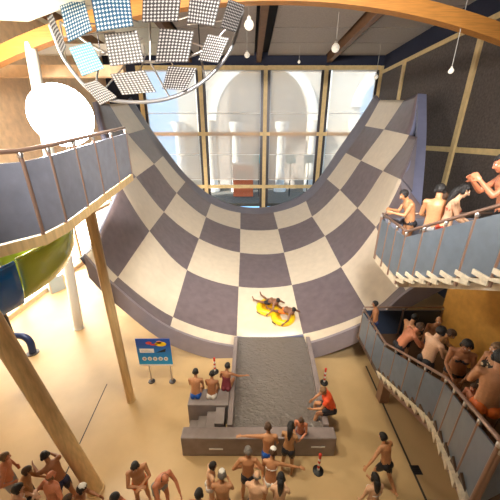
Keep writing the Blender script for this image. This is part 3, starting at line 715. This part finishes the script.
POSES = {
 'stand': STAND,
 'hips': P_(arms=[((-18, 38), (38, -28)), ((-18, 38), (38, -28))]),
 'folded': P_(arms=[((28, 12), (80, -62)), ((28, 12), (80, -62))], head=(10, 18)),
 'front': P_(arms=[((20, 8), (70, -30)), ((20, 8), (62, -22))], head=(0, 20)),
 'walk': P_(lean=(10, 4), arms=[((-25, 24), (5, 20)), ((26, 18), (52, 6))], legs=[((24, 3), (2, 2)), ((-14, 4), (-42, 3))]),
 'walk_wide': P_(lean=(12, 6), arms=[((-12, 52), (2, 42)), ((10, 32), (30, 12))], legs=[((20, 4), (0, 2)), ((-12, 5), (-36, 3))], head=(-20, 10)),
 'reach_left': P_(lean=(8, 4), arms=[((40, 74), (30, 82)), ((8, 12), (30, 4))], head=(-10, 16)),
 'reach_right': P_(lean=(12, 6), arms=[((8, 14), (40, -10)), ((30, 62), (30, 78))], head=(12, 12)),
 'elbows': P_(lean=(12, 8), arms=[((-8, 56), (44, 4)), ((-8, 56), (44, 4))], head=(0, 20)),
 'lean_rail': P_(lean=(24, 14), arms=[((52, 10), (92, -8)), ((48, 10), (88, -12))], legs=[((6, 4), (-6, 3)), ((-4, 4), (-12, 3))], head=(0, 16)),
 'phone': P_(lean=(8, 10), arms=[((24, 8), (98, -22)), ((24, 8), (104, -24))], head=(0, 28)),
 'face_hands': P_(lean=(8, 8), arms=[((48, 16), (140, -28)), ((40, 16), (134, -26))], head=(0, 16)),
 'bend': P_(lean=(38, 26), arms=[((30, 10), (58, -14)), ((24, 12), (66, -24))], legs=[((16, 4), (-12, 3)), ((12, 4), (-14, 3))], head=(0, 10)),
 'stoop': P_(lean=(19, 12), arms=[((30, 12), (50, -10)), ((34, 10), (62, -20))], legs=[((8, 4), (-8, 3)), ((4, 4), (-8, 3))], head=(0, 18)),
 'sit': P_(lean=(10, 10), arms=[((18, 6), (50, -10)), ((18, 6), (50, -10))], legs=[((84, 8), (4, 3)), ((84, 8), (4, 3))], head=(0, 8)),
 'sit_reach': P_(lean=(6, 8), arms=[((14, 16), (48, -8)), ((30, 60), (60, 50))], legs=[((84, 8), (4, 3)), ((84, 8), (4, 3))], head=(15, 10)),
 'sit_turn': P_(lean=(16, 14), arms=[((30, 10), (62, -14)), ((24, 14), (50, -16))], legs=[((82, 10), (12, 3)), ((86, 8), (2, 3))], head=(-35, 8)),
 'recline': P_(lean=(-52, -30), arms=[((-30, 46), (30, 44)), ((-30, 46), (30, 44))], legs=[((72, 14), (82, 8)), ((64, 14), (92, 6))], head=(0, 34)),
}
def make_body(pose, H=1.75, build=1.0, female=False):
    "returns verts, faces, face materials, bone labels; standing frame: faces +Y, sole at z 0 for straight legs"
    p = POSES[pose] if isinstance(pose, str) else pose
    bm = bmesh.new(); bones = []
    pel = Vector((0, 0, .955)); w = build
    l1, l2 = p['lean']
    def sd(a): return Vector((0, math.sin(R(a)), math.cos(R(a))))
    mid = pel + sd(l1) * .22; chest = mid + sd(l1 + l2) * .27; neckb = chest + sd(l1 + l2 * 1.2) * .075
    # torso loft
    if female: st = [(0, .158, .105), (.22, .148, .098), (.46, .122, .085), (.68, .142, .105), (.82, .15, .105), (.95, .13, .08), (1.04, .06, .055)]
    else: st = [(0, .150, .105), (.22, .148, .102), (.46, .142, .098), (.68, .165, .115), (.82, .178, .115), (.95, .150, .085), (1.04, .062, .058)]
    def spine(u):
        L = .565; s = u * L
        if s < .22: return pel + sd(l1) * s, sd(l1 + l2 * (s / .22) * .5)
        return mid + sd(l1 + l2) * (s - .22), sd(l1 + l2)
    rings = []
    for u, a, b_ in st:
        c0, d = spine(u); x = Vector((1, 0, 0)); y = x.cross(d) * -1; y = d.cross(x)
        rings.append([c0 + x * (a * w * math.cos(t)) + y * (b_ * (w if w > 1 else 1) * math.sin(t)) for t in [2 * math.pi * k / 16 for k in range(16)]])
    vs = [[bm.verts.new(v) for v in r_] for r_ in rings]
    for i in range(len(vs) - 1):
        for k in range(16): bm.faces.new((vs[i][k], vs[i][(k+1) % 16], vs[i+1][(k+1) % 16], vs[i+1][k]))
    bm.faces.new(vs[0][::-1]); bm.faces.new(vs[-1])
    for k_ in range(6): bones.append((spine(k_ / 6)[0], spine((k_ + 1) / 6)[0], 'torso', k_ / 6, (k_ + 1) / 6))
    for sx_ in (-1, 1): bm_ellipsoid(bm, pel + Vector((sx_ * .075 * w, -.055, -.02)), (.088 * w, .085, .095))
    fd = sd(l1 + l2); yv = fd.cross(Vector((1, 0, 0))) * -1
    if female:
        for sx_ in (-1, 1): bm_ellipsoid(bm, spine(.70)[0] + Vector((sx_ * .07, 0, 0)) + Vector((0, math.cos(R(l1 + l2)), -math.sin(R(l1 + l2)))) * .09, (.06, .055, .06))
    elif build > 1.1:
        bm_ellipsoid(bm, spine(.3)[0] + Vector((0, .05, 0)), (.145 * w, .11, .15))
    # neck, head
    yaw, nod = p['head']; hq = Euler((R(-(nod + (l1 + l2) * .45)), 0, 0)).to_quaternion(); hq = Euler((0, 0, R(-yaw))).to_quaternion() @ hq
    hc = neckb + hq @ Vector((0, .025, .165)) + sd(l1 + l2) * .02
    bm_limb(bm, [neckb - sd(l1) * .04, lerp(neckb, hc, .7)], [.062, .054]); bones.append((neckb, lerp(neckb, hc, .4), 'neck', 0, 1)); bones.append((lerp(neckb, hc, .75), hc + hq @ Vector((0, 0, .06)), 'head', 0, 1))
    def hp(x, y, z): return hc + hq @ Vector((x, y, z))
    bm_ellipsoid(bm, hp(0, -.012, .03), (.076, .094, .092), hq, 16); bm_ellipsoid(bm, hp(0, .022, -.035), (.060, .070, .082), hq, 14)
    bm_ellipsoid(bm, hp(0, .055, -.088), (.030, .030, .026), hq)               # chin
    bm_limb(bm, [hp(0, .083, .02), hp(0, .106, -.022)], [.011, .017], 8)         # nose
    for sx_ in (-1, 1):
        bm_ellipsoid(bm, hp(sx_ * .079, -.008, -.01), (.013, .024, .034), hq, 8)    # ear
        bm_ellipsoid(bm, hp(sx_ * .032, .076, .034), (.026, .014, .009), hq, 8)     # brow
        bm_ellipsoid(bm, hp(sx_ * .042, .055, -.022), (.024, .022, .022), hq, 8)    # cheek
    bm_ellipsoid(bm, hp(0, .080, -.058), (.026, .013, .011), hq, 8)
    # arms
    for i, sx_ in enumerate((-1, 1)):
        (a1, o1), (a2, o2) = p['arms'][i]
        sh = chest + sd(l1 + l2) * .015 + Vector((sx_ * .185 * (w * .5 + .5) * (.9 if female else 1), 0, 0)); d1 = dirv(a1, o1, sx_); d2 = dirv(a2, o2, sx_)
        el = sh + d1 * .29; wr = el + d2 * .255; k = .88 if female else 1
        bm_ellipsoid(bm, sh, (.064 * k, .062 * k, .062 * k)); bm_limb(bm, [sh - Vector((sx_ * .09, 0, -.005)), sh], [.06, .06 * k])
        bm_limb(bm, [sh, sh + d1 * .12, el], [.055 * k, .052 * k, .040 * k]); bm_limb(bm, [el, el + d2 * .08, wr], [.040 * k, .041 * k, .027 * k])
        bones += [(sh, el, 'uarm', 0, 1), (el, wr, 'farm', 0, 1)]
        # hand: palm, four fingers, thumb
        ref = Vector((-sx_, 0, 0)) if abs(d2.x) < .75 else Vector((0, 0, -1))
        nrm = (ref - d2 * ref.dot(d2)).normalized(); sv = d2.cross(nrm)
        if sv.y < 0: sv = -sv                                                  # towards the thumb side
        q = Matrix((sv, nrm, d2)).transposed().to_quaternion()
        bm_ellipsoid(bm, wr + d2 * .055, (.042, .019, .058), q, 10); bones.append((wr, wr + d2 * .16, 'hand', 0, 1))
        for f_, (off, L_) in enumerate(((.030, .068), (.010, .078), (-.011, .072), (-.031, .056))):
            b0 = wr + d2 * .085 + sv * off; fdv = (d2 + sv * off * 4).normalized(); k1 = b0 + fdv * L_ * .55 + nrm * .006; k2 = k1 + (fdv + nrm * .55).normalized() * L_ * .5
            bm_limb(bm, [b0, k1, k2], [.0105, .0098, .0088], 6)
        t0 = wr + d2 * .028 + sv * .026; t1 = t0 + (sv * .8 + d2 * .65 + nrm * .2).normalized() * .042; t2 = t1 + (d2 + sv * .25 + nrm * .3).normalized() * .034
        bm_limb(bm, [t0, t1, t2], [.014, .012, .010], 6)
    # legs
    for i, sx_ in enumerate((-1, 1)):
        (a1, o1), (a2, o2) = p['legs'][i]
        hip = pel + Vector((sx_ * .088 * w, 0, -.03)); d1 = dirv(a1, o1, sx_); d2 = dirv(a2, o2, sx_)
        kn = hip + d1 * .43; an = kn + d2 * .42; k = (w * .5 + .5)
        bm_limb(bm, [hip, hip + d1 * .14, kn], [.088 * k, .083 * k, .056]); bm_limb(bm, [kn, kn + d2 * .13, an], [.054, .058 * (.95 if female else 1), .036])
        ft = Vector((0, 0, 1)) ; fwdv = (Vector((sx_ * .12, 1, 0)) - d2 * d2.y * .9).normalized() if abs(d2.z) > .5 else (Vector((0, 0, 1)) + d2 * .5).normalized()
        hl = an + d2 * .045 - fwdv * .04
        bm_ellipsoid(bm, hl, (.034, .036, .034)); bm_limb(bm, [an, hl + fwdv * .06, hl + fwdv * .15, hl + fwdv * .205], [.036, .036, .032, .022])
        for t_ in range(5): bm_limb(bm, [hl + fwdv * .19 + Vector((.028 - .014 * t_, 0, -.006)), hl + fwdv * (.235 - .006 * (t_ if sx_ < 0 else 4 - t_)) + Vector((.03 - .015 * t_, 0, -.010))], [.011, .010], 6)
        bones += [(hip, kn, 'thigh', 0, 1), (kn, an, 'shin', 0, 1), (an, hl + fwdv * .2, 'foot', 0, 1)]
    me = bpy.data.meshes.new('tmp'); bm.to_mesh(me); bm.free()
    o = bpy.data.objects.new('tmp', me); COL.objects.link(o)
    rm = o.modifiers.new('r', 'REMESH'); rm.mode = 'VOXEL'; rm.voxel_size = .0085; rm.use_smooth_shade = True
    sm_ = o.modifiers.new('s', 'SMOOTH'); sm_.factor = .5; sm_.iterations = 2
    dc = o.modifiers.new('d', 'DECIMATE'); dc.ratio = .16
    dg = bpy.context.evaluated_depsgraph_get(); ev = o.evaluated_get(dg); m2 = bpy.data.meshes.new_from_object(ev)
    bpy.data.objects.remove(o); bpy.data.meshes.remove(me)
    n = len(m2.vertices); V = np.empty(n * 3, np.float32); m2.vertices.foreach_get('co', V); V = V.reshape(-1, 3)
    best = np.full(n, 1e9); lab = np.zeros(n, int); U = np.zeros(n)
    for bi, (a, b_, tg, u0, u1) in enumerate(bones):
        A = np.array(a); D = np.array(b_) - A; t = np.clip(((V - A) @ D) / (D @ D), 0, 1); d = np.linalg.norm(V - (A + t[:, None] * D), axis=1)
        d = d - {'torso': .07, 'thigh': .05, 'head': .06}.get(tg, .02); k = d < best; best[k] = d[k]; lab[k] = bi; U[k] = u0 + (u1 - u0) * t[k]
    tags = np.array([b_[2] for b_ in bones])[lab]
    HL = np.array([hq.inverted() @ (Vector(v) - hc) if tg in ('head', 'neck') else (9, 9, 9) for v, tg in zip(V, tags)])
    return dict(mesh=m2, V=V, tags=tags, U=U, HL=HL, hc=hc, hq=hq, pel=pel, hp=hp, neckb=neckb, fd=sd(l1 + l2))
def shell(B, mask, name, material, off, parent, thick=.006, extra=None):
    me = B['mesh']; nv = len(me.vertices); N = np.empty(nv * 3, np.float32); me.vertices.foreach_get('normal', N); N = N.reshape(-1, 3)
    fs = [tuple(p_.vertices) for p_ in me.polygons if all(mask[i] for i in p_.vertices)]
    used = sorted({i for f in fs for i in f}); mp_ = {i: k for k, i in enumerate(used)}
    mb = MB(); mb.v = [tuple(B['V'][i] + N[i] * off) for i in used]; mb.f = [tuple(mp_[i] for i in f) for f in fs]; mb.m = [0] * len(fs)
    # turn the open edge back into the body so that hems end cleanly
    cnt = {}
    for f in mb.f:
        for a, b_ in zip(f, f[1:] + f[:1]): cnt[(a, b_)] = 1
    bd_ = [(a, b_) for (a, b_) in cnt if (b_, a) not in cnt]; inn = {}
    for a, b_ in bd_:
        for i in (a, b_):
            if i not in inn: inn[i] = len(mb.v); g_ = used[i]; mb.v.append(tuple(B['V'][g_] - N[g_] * .004))
        mb.f.append((b_, a, inn[a], inn[b_])); mb.m.append(0)
    if extra: extra(mb)
    return mb.build(name, material, parent, True)
def person(px, py, surf, heading, pose, skin_, hair, clothes, label, group=None, H=1.74, build=1.0, female=False, bag=None, root=None, tilt=None):
    """head centre lands on pixel (px,py) while the soles (or the seat) rest on surf(X,Y)"""
    B = make_body(pose, H, build, female); s = H / 1.75
    seat = 'sit' in pose if isinstance(pose, str) else False
    V, tags, U, HL = B['V'], B['tags'], B['U'], B['HL']
    low_z = float(V[:, 2].min()) if not seat else float(V[(tags == 'torso'), 2].min()) - .0
    rq = Euler((0, 0, R(-heading))).to_quaternion()
    hw = rq @ (Vector(B['hc']) * s); d = ray(px, py)
    if root is None:
        def f(t): P = O + d * t - hw; return P.z + low_z * s - surf(P.x, P.y)
        ts = np.linspace(1.5, 30, 600); t = None
        for a, b_ in zip(ts[:-1], ts[1:]):
            if f(a) > 0 >= f(b_):
                for _ in range(30):
                    mm = (a + b_) / 2
                    if f(mm) > 0: a = mm
                    else: b_ = mm
                t = a; break
        if t is None: t = 8
        P = O + d * t - hw; root = Vector((P.x, P.y, P.z))
        if surf is not floor_s: root.z = max(surf(P.x, P.y), surf(P.x + .02, P.y), surf(P.x, P.y - .02), surf(P.x + .02, P.y - .02)) - low_z * s
        base = Vector((root.x, root.y, root.z + low_z * s))
    else: base = Vector(root)
    if False: print('PLACE', label[:50], [round(v, 2) for v in base], 'left edge', round((low_left_x if surf is surf_low else up_left_x)(base.y), 2))
    e = empty('person', base, label, 'person', group); e.rotation_euler = (0, 0, R(-heading)); e.scale = (s, s, s)
    if tilt is not None: e.rotation_mode = 'QUATERNION'; e.rotation_quaternion = tilt
    me = B['mesh']; me.name = 'body'
    shift = Vector((0, 0, -low_z))
    for mm in (SK[skin_], M['lip']): me.materials.append(mm)
    mi = np.zeros(len(me.polygons), np.int32)
    for p_ in me.polygons:
        h = HL[list(p_.vertices)].mean(0)
        if h[1] > .072 and abs(h[0]) < .026 and -.07 < h[2] < -.047: mi[p_.index] = 1
    me.polygons.foreach_set('material_index', mi)
    body = bpy.data.objects.new('body', me); COL.objects.link(body); body.parent = e; body.location = shift
    def child(o_): o_.parent = e; o_.matrix_parent_inverse = Matrix(); o_.location = shift; return o_
    # eyes (seated in the sockets of the body surface)
    for sx_ in (-1, 1):
        ey = MB(); ey.ball(B['hp'](sx_ * .030, .079, .014), .0125, 8, 0); ey.ball(B['hp'](sx_ * .030, .0865, .014), .0065, 6, 1)
        child(ey.build('eye', ['eye', 'iris'], None, True))
    hd = (tags == 'head') | (tags == 'neck')
    x_, y_, z_ = HL[:, 0], HL[:, 1], HL[:, 2]
    if hair:
        hcol, style = hair
        if style == 'bald': mask = hd & (y_ < .0) & (z_ < .055) & (z_ > -.04); off = .007
        else: mask = hd & (((z_ > .062) & (y_ < .085)) | ((y_ < .012) & (z_ > -.055)) | ((y_ < .045) & (z_ > .03))); off = .017
        def ext(mb):
            if style == 'bun': mb.ball(B['hp'](0, -.10, .06), .05, 10)
            if style == 'cap': pass
            if style == 'long':
                pts = [B['hp'](0, -.055, .03), B['hp'](0, -.095, -.05), B['hp'](0, -.095, -.13) , B['hp'](0, -.09, -.22) - B['fd'] * .02, B['hp'](0, -.085, -.30) - B['fd'] * .05]
                mb.tube(pts, [.075, .078, .07, .055, .02], 12)
        ho = child(shell(B, mask, 'hair', HM[hcol], off, None, extra=ext))
        if style == 'cap':
            cm = hd & (z_ > .085) & (y_ < .06); child(shell(B, cm, 'swim_cap', CM['white'], .026, None))
    to, th, ua = tags == 'torso', tags == 'thigh', tags == 'uarm'
    for kind, colr in clothes:
        if kind == 'trunks': k = (to & (U < .17)) | (th & (U < .50)); nm = 'swim_trunks'
        elif kind == 'shorts': k = (to & (U < .2)) | (th & (U < .72)); nm = 'swim_shorts'
        elif kind == 'briefs': k = (to & (U < .13)) | (th & (U < .15)); nm = 'swim_briefs'
        elif kind == 'bikini': k = (to & (U < .09)) | (th & (U < .14)); nm = 'bikini_bottom'
        elif kind == 'bra': k = to & (U > .60) & (U < .74); nm = 'bikini_top'
        elif kind == 'onepiece': k = (to & (U < .80)) | (th & (U < .10)); nm = 'swimsuit'
        elif kind == 'shirt': k = (to & (U > .06)) | (ua & (U < .55)); nm = 'shirt'
        elif kind == 'dress': k = (to & (U < .92)) | (th & (U < .8)); nm = 'dress'
        elif kind == 'band': k = to & (U > .13) & (U < .26); nm = 'waistband'
        child(shell(B, k, nm, CM[colr], .010 if kind != 'shirt' else .014, None))
    return e
def floor_s(X, Y): return 0
QUEUE = 'bathers waiting on the tan floor'; UPQ = 'bathers on the upper staircase'; LOQ = 'bathers on the lower staircase'
F = floor_s
# --- crowd at lower left
person(5, 457, F, 60, 'hips', 'ruddy', ('light', 'short'), [('shorts', 'grey')], 'person in grey shorts with hands on hips at the far left edge of the crowd', QUEUE)
person(27, 471, F, 60, 'front', 'olive', ('brown', 'short'), [('shorts', 'black')], 'brown haired person in black shorts between the grey shorts and the bald person', QUEUE, H=1.66)
person(18, 489, F, 40, 'folded', 'fair', ('black', 'short'), [('bra', 'white'), ('bikini', 'white')], 'black haired person in a white bikini top at the bottom left of the crowd', QUEUE, female=True, H=1.80)
person(45, 456, F, -60, 'lean_rail', 'brown', ('black', 'short'), [('shorts', 'navy')], 'black haired person in navy shorts leaning just left of the thick timber column', QUEUE)
person(51, 476, F, 20, 'hips', 'ruddy', ('light', 'bald'), [('trunks', 'navy')], 'bald broad person with a bare reddish back left of the thick timber column', QUEUE, build=1.16)
person(82, 489, F, 70, 'front', 'brown', ('black', 'cap'), [('trunks', 'maroon')], 'dark haired person with a white cap just right of the thick column base', QUEUE)
person(68, 500, F, 30, 'stand', 'ruddy', ('brown', 'short'), [('trunks', 'black')], 'brown haired person cut by the bottom edge below the thick column', QUEUE)
# --- middle queue
person(135, 467, F, 150, 'folded', 'tan', ('black', 'short'), [('trunks', 'orange')], 'person with folded arms standing alone facing the viewer left of the pool', QUEUE)
person(115, 498, F, 80, 'front', 'ruddy', ('black', 'short'), [('trunks', 'black')], 'black haired person at the bottom edge below the one with folded arms', QUEUE)
person(165, 479, F, 130, 'stoop', 'ruddy', ('brown', 'bald'), [('trunks', 'grey')], 'balding person in grey trunks bending forward below the pool corner', QUEUE, build=1.08)
person(199, 494, F, 10, 'stand', 'tan', ('black', 'short'), [('trunks', 'black')], 'black haired person at the bottom edge left of the white capped back', QUEUE)
person(213, 466, F, 70, 'stand', 'fair', ('black', 'short'), [('bikini', 'white')], 'slim pale black haired person standing sideways in front of the pool wall', QUEUE, H=1.58, build=.88)
person(222, 475, F, 0, 'front', 'tan', ('grey', 'cap'), [('briefs', 'black')], 'broad backed person with a white cap and black briefs in the middle queue', QUEUE, build=1.08)
person(248, 451, F, 0, 'hips', 'tan', ('grey', 'short'), [('trunks', 'black')], 'grey haired person in black trunks with hands on hips by the pool wall', QUEUE)
person(257, 476, F, 15, 'front', 'fair', ('grey', 'bald'), [('trunks', 'navy'), ('band', 'red')], 'person with a red waistband over navy trunks in the middle queue', QUEUE, build=1.08)
person(273, 452, F, 10, 'reach_right', 'tan', ('brown', 'cap'), [('bikini', 'white'), ('bra', 'white')], 'person in a white bikini reaching right with one arm', QUEUE, female=True)
person(281, 478, F, 10, 'front', 'fair', ('black', 'long'), [('bikini', 'white')], 'pale person with long black hair and white bottoms nearest the viewer in the queue', QUEUE, female=True)
person(268, 427, F, 0, 'reach_left', 'tan', ('brown', 'short'), [('trunks', 'blue')], 'person in blue trunks reaching left along the pool wall', QUEUE)
person(291, 426, F, 20, 'front', 'olive', ('black', 'long'), [('trunks', 'black')], 'person with long black hair holding a child at the pool wall', QUEUE, female=True)
person(301, 421, F, 200, 'front', 'ruddy', ('brown', 'short'), [('briefs', 'maroon')], 'child held at the pool wall by the long haired person', QUEUE, H=1.45, build=.85)
person(383, 437, F, -25, 'walk_wide', 'tan', ('black', 'short'), [('shorts', 'black')], 'person in black shorts walking away alone on the right floor')
person(375, 478, F, -10, 'stand', 'fair', ('black', 'long'), [('bra', 'white'), ('bikini', 'white')], 'person with dark hair and a white bikini behind the walking one in black shorts', female=True)
# --- seated at the pool steps
SEAT = 'bathers seated on the pool steps'
def seat_s(X, Y): return .88
person(195.5, 372, seat_s, 0, 'sit', 'tan', ('black', 'short'), [('briefs', 'blue')], 'person in blue trunks seated leftmost on the grey steps box', SEAT)
person(212, 374, seat_s, 5, 'sit', 'brown', ('black', 'bun'), [('briefs', 'white')], 'person with hair in a bun seated in the middle on the grey steps box', SEAT, H=1.62)
person(227.5, 366, seat_s, 10, 'sit_reach', 'brown', ('black', 'short'), [('onepiece', 'maroon')], 'person in a dark swimsuit seated rightmost with an arm on the pool wall', SEAT, female=True)
def wall_s(X, Y): return .86
person(323, 391, wall_s, -85, 'sit_turn', 'tan', ('light', 'short'), [('shirt', 'redshirt'), ('shorts', 'black')], 'lifeguard in a red orange shirt and black shorts seated on the pool wall', build=1.15, H=1.86)
# --- upper staircase
person(404, 195, surf_up, -80, 'phone', 'tan', ('black', 'short'), [('briefs', 'black')], 'person in black briefs facing left at the corner of the upper landing', UPQ, build=1.1)
person(437, 203, surf_up, 30, 'front', 'tan', ('black', 'short'), [('trunks', 'grey')], 'person in grey trunks with a bare back on the upper staircase', UPQ)
person(446, 208, surf_up, -60, 'stand', 'ruddy', ('brown', 'short'), [('trunks', 'navy')], 'person in navy trunks between two others on the upper staircase', UPQ, H=1.72, root=(4.5, 6.35, 5.85))
person(459, 208, surf_up, 120, 'front', 'fair', ('black', 'long'), [('bra', 'red'), ('bikini', 'red')], 'person with long black hair and a red bikini on the upper staircase', UPQ, female=True, H=1.66)
person(494, 190, surf_up, -70, 'face_hands', 'ruddy', ('black', 'short'), [('trunks', 'black')], 'person holding both hands to the face at the right edge of the upper staircase', UPQ, build=1.1)
# --- lower staircase
person(375, 304, surf_low, -70, 'stand', 'brown', ('black', 'short'), [('trunks', 'navy')], 'child looking out from the far corner of the lower landing', LOQ, H=1.54, build=.9)
person(415, 318, surf_low, 80, 'front', 'tan', ('black', 'short'), [('trunks', 'black')], 'black haired person facing right at the back of the lower landing', LOQ)
person(439, 321, surf_low, -160, 'stand', 'tan', ('brown', 'bald'), [('trunks', 'navy')], 'bald person facing the viewer at the back of the lower landing', LOQ)
person(418, 334, surf_low, 100, 'stoop', 'ruddy', ('brown', 'short'), [('trunks', 'black')], 'reddish person stooping beside the blue railing of the lower staircase', LOQ, build=1.08)
person(438, 341, surf_low, 80, 'front', 'fair', ('black', 'short'), [('trunks', 'black')], 'pale bare backed person in the middle of the lower staircase', LOQ)
person(451, 334, surf_low, 140, 'phone', 'olive', ('brown', 'short'), [('trunks', 'black')], 'person with both forearms raised right of the pale bare back on the lower staircase', LOQ)
person(467, 346, surf_low, -150, 'front', 'brown', ('black', 'short'), [('bra', 'black'), ('bikini', 'black')], 'person in a black bikini on the lower staircase near the ochre wall', LOQ, female=True)
person(494, 374, surf_low, 30, 'front', 'tan', ('black', 'short'), [('briefs', 'orange')], 'person in bright orange briefs high on the lower staircase', LOQ)
person(497, 350, surf_low, -90, 'stand', 'tan', ('light', 'long'), [('dress', 'leopard')], 'person in a leopard print dress by the ochre wall', LOQ, female=True)
person(471, 397, surf_low, -100, 'stand', 'ruddy', ('brown', 'short'), [('trunks', 'navy')], 'small child close behind the railing of the lower staircase', LOQ, H=1.12, build=.85)

# ------------------------------------------------------------------ raft and riders
def surf_pt(px, py):
    a = sp(px, py, 3.5); return a
cA, cB = sp(265, 309, 3.45), sp(286, 321, 3.72)
n_ = ((sp(290, 300, 3.5) - sp(250, 300, 3.5)).cross(sp(270, 330, 3.9) - sp(270, 292, 3.1))).normalized()
if n_.z < 0: n_ = -n_
ctr = (cA + cB) / 2; axr = (cB - cA); axr = (axr - n_ * axr.dot(n_)).normalized()
raft = empty('raft', ctr, 'yellow double ring raft sliding on the cream tile', 'raft')
def torus(c0, Rr, r_, n=28, k=12):
    m_ = MB(); sd2 = n_.cross(axr)
    vs = []; fs = []
    for i in range(n):
        a = 2 * math.pi * i / n; dr_ = axr * math.cos(a) + sd2 * math.sin(a)
        for j in range(k):
            b_ = 2 * math.pi * j / k; vs.append(c0 + dr_ * (Rr + r_ * math.cos(b_)) + n_ * (r_ * math.sin(b_)))
    for i in range(n):
        for j in range(k): fs.append((i*k+j, ((i+1)%n)*k+j, ((i+1)%n)*k+(j+1)%k, i*k+(j+1)%k))
    return m_.add(vs, fs)
for sgn in (-.50, .50):
    c0 = ctr + axr * sgn + n_ * .18; tb = torus(c0, .44, .16).build('tube_ring', 'yellow', raft, True)
    fl_ = MB(); sd2 = n_.cross(axr); fl_.prism([c0 - n_ * .14 + (axr * math.cos(a) + sd2 * math.sin(a)) * .42 for a in [2 * math.pi * i / 20 for i in range(20)]], n_ * .05); fl_.build('floor_sheet', 'yellow_dark', raft)
    hd_ = MB(); side_ = sd2 * .68
    for sg_ in (-1, 1): 
        MB().tube([c0 + side_ * sg_ - axr * .12 + n_ * .05, c0 + side_ * sg_ * 1.06 + n_ * .08, c0 + side_ * sg_ + axr * .12 + n_ * .05], .02, 8).build('handle', 'black', raft)
for k_, (sgn, sk_, hc_, lab_) in enumerate(((.55, 'dark', 'black', 'rider at the lower end of the yellow raft'), (-.40, 'dark', 'black', 'rider at the upper end of the yellow raft with legs stretched out'))):
    fwd_ = -axr; rt_ = fwd_.cross(n_).normalized(); q_ = Matrix((rt_, fwd_, n_)).transposed().to_quaternion()
    person(0, 0, None, 0, 'recline', sk_, (hc_, 'short'), [('trunks', ('orange', 'black')[k_])], lab_, 'riders on the yellow raft', root=ctr + axr * sgn + n_ * .34, tilt=q_, build=1.2)
#PEOPLE_END

# ================================================================== LIGHT
wd = bpy.data.worlds.new('sky'); scene.world = wd; wd.use_nodes = True; nt = wd.node_tree
bgn = nt.nodes['Background']; tc = nt.nodes.new('ShaderNodeTexCoord'); sx = nt.nodes.new('ShaderNodeSeparateXYZ'); rr = nt.nodes.new('ShaderNodeValToRGB')
nt.links.new(tc.outputs['Generated'], sx.inputs[0]); nt.links.new(sx.outputs[2], rr.inputs[0])
rr.color_ramp.elements[0].color = (.30, .58, .95, 1); rr.color_ramp.elements[1].color = (.30, .60, 1, 1)
nt.links.new(rr.outputs[0], bgn.inputs[0]); bgn.inputs[1].default_value = 2.3
def area(name, loc, target, size, power, col, sy=None):
    l = bpy.data.lights.new(name, 'AREA'); l.energy = power; l.color = col; l.size = size
    if sy: l.shape = 'RECTANGLE'; l.size_y = sy
    o = bpy.data.objects.new(name, l); COL.objects.link(o); o.location = loc
    o.rotation_euler = (Vector(target) - Vector(loc)).to_track_quat('-Z', 'Y').to_euler(); return o
def spot(name, loc, target, ang, power, col, r=.3, blend=.6):
    l = bpy.data.lights.new(name, 'SPOT'); l.energy = power; l.color = col; l.spot_size = R(ang); l.spot_blend = blend; l.shadow_soft_size = r
    o = bpy.data.objects.new(name, l); COL.objects.link(o); o.location = loc
    o.rotation_euler = (Vector(target) - Vector(loc)).to_track_quat('-Z', 'Y').to_euler(); return o
# unseen lamps added as fill for floor, stairs, slide and left wall
spot('added_fill_lamp', (-5, 6, 14.4), (-5.0, 9.0, 0), 84, 4200, (1, .90, .72), .6, .9)
spot('added_fill_lamp', (-.5, 4.5, 14.4), (-.3, 6.8, 0), 58, 3300, (1, .86, .62), .6, .9)
spot('added_fill_lamp', (7.2, 1.5, 13.0), (5.0, 6.0, 3), 100, 420, (1, .70, .40), .4, .9)
spot('added_fill_lamp', (0, -2, 13.5), (1.0, 20, 6.0), 78, 16500, (1, .94, .87), .8, .8)
lp = bpy.data.lights.new('added_fill_lamp', 'POINT'); lp.energy = 1500; lp.color = (1, .92, .78); lp.shadow_soft_size = .5
lo = bpy.data.objects.new('added_fill_lamp', lp); COL.objects.link(lo); lo.location = (-8.6, 9.5, 11.6)  # added to lift the left wall, ceiling and floor
spot('floodlight_beam', FLC + FLA * .3, (6, 12, 3), 140, 1800, (.92, .96, 1), .5)
# daylight entering the left window rows and outside the arcade
area('window_daylight', (XW + .3, 15, 4), (-4, 9, 0), 5.5, 1200, (1, .93, .78), 12)
sn = bpy.data.lights.new('outdoor_sun', 'SUN'); sn.energy = 15; sn.angle = R(2); sn.color = (1, .95, .85)
so_ = bpy.data.objects.new('outdoor_sun', sn); COL.objects.link(so_); so_.rotation_euler = Vector((.7, .35, -.6)).to_track_quat('-Z', 'Y').to_euler()

vs_ = scene.view_settings
scene.display_settings.display_device = 'sRGB'
vs_.view_transform = 'Standard'; vs_.look = 'None'; vs_.gamma = 1; vs_.exposure = 0.12; vs_.use_curve_mapping = False
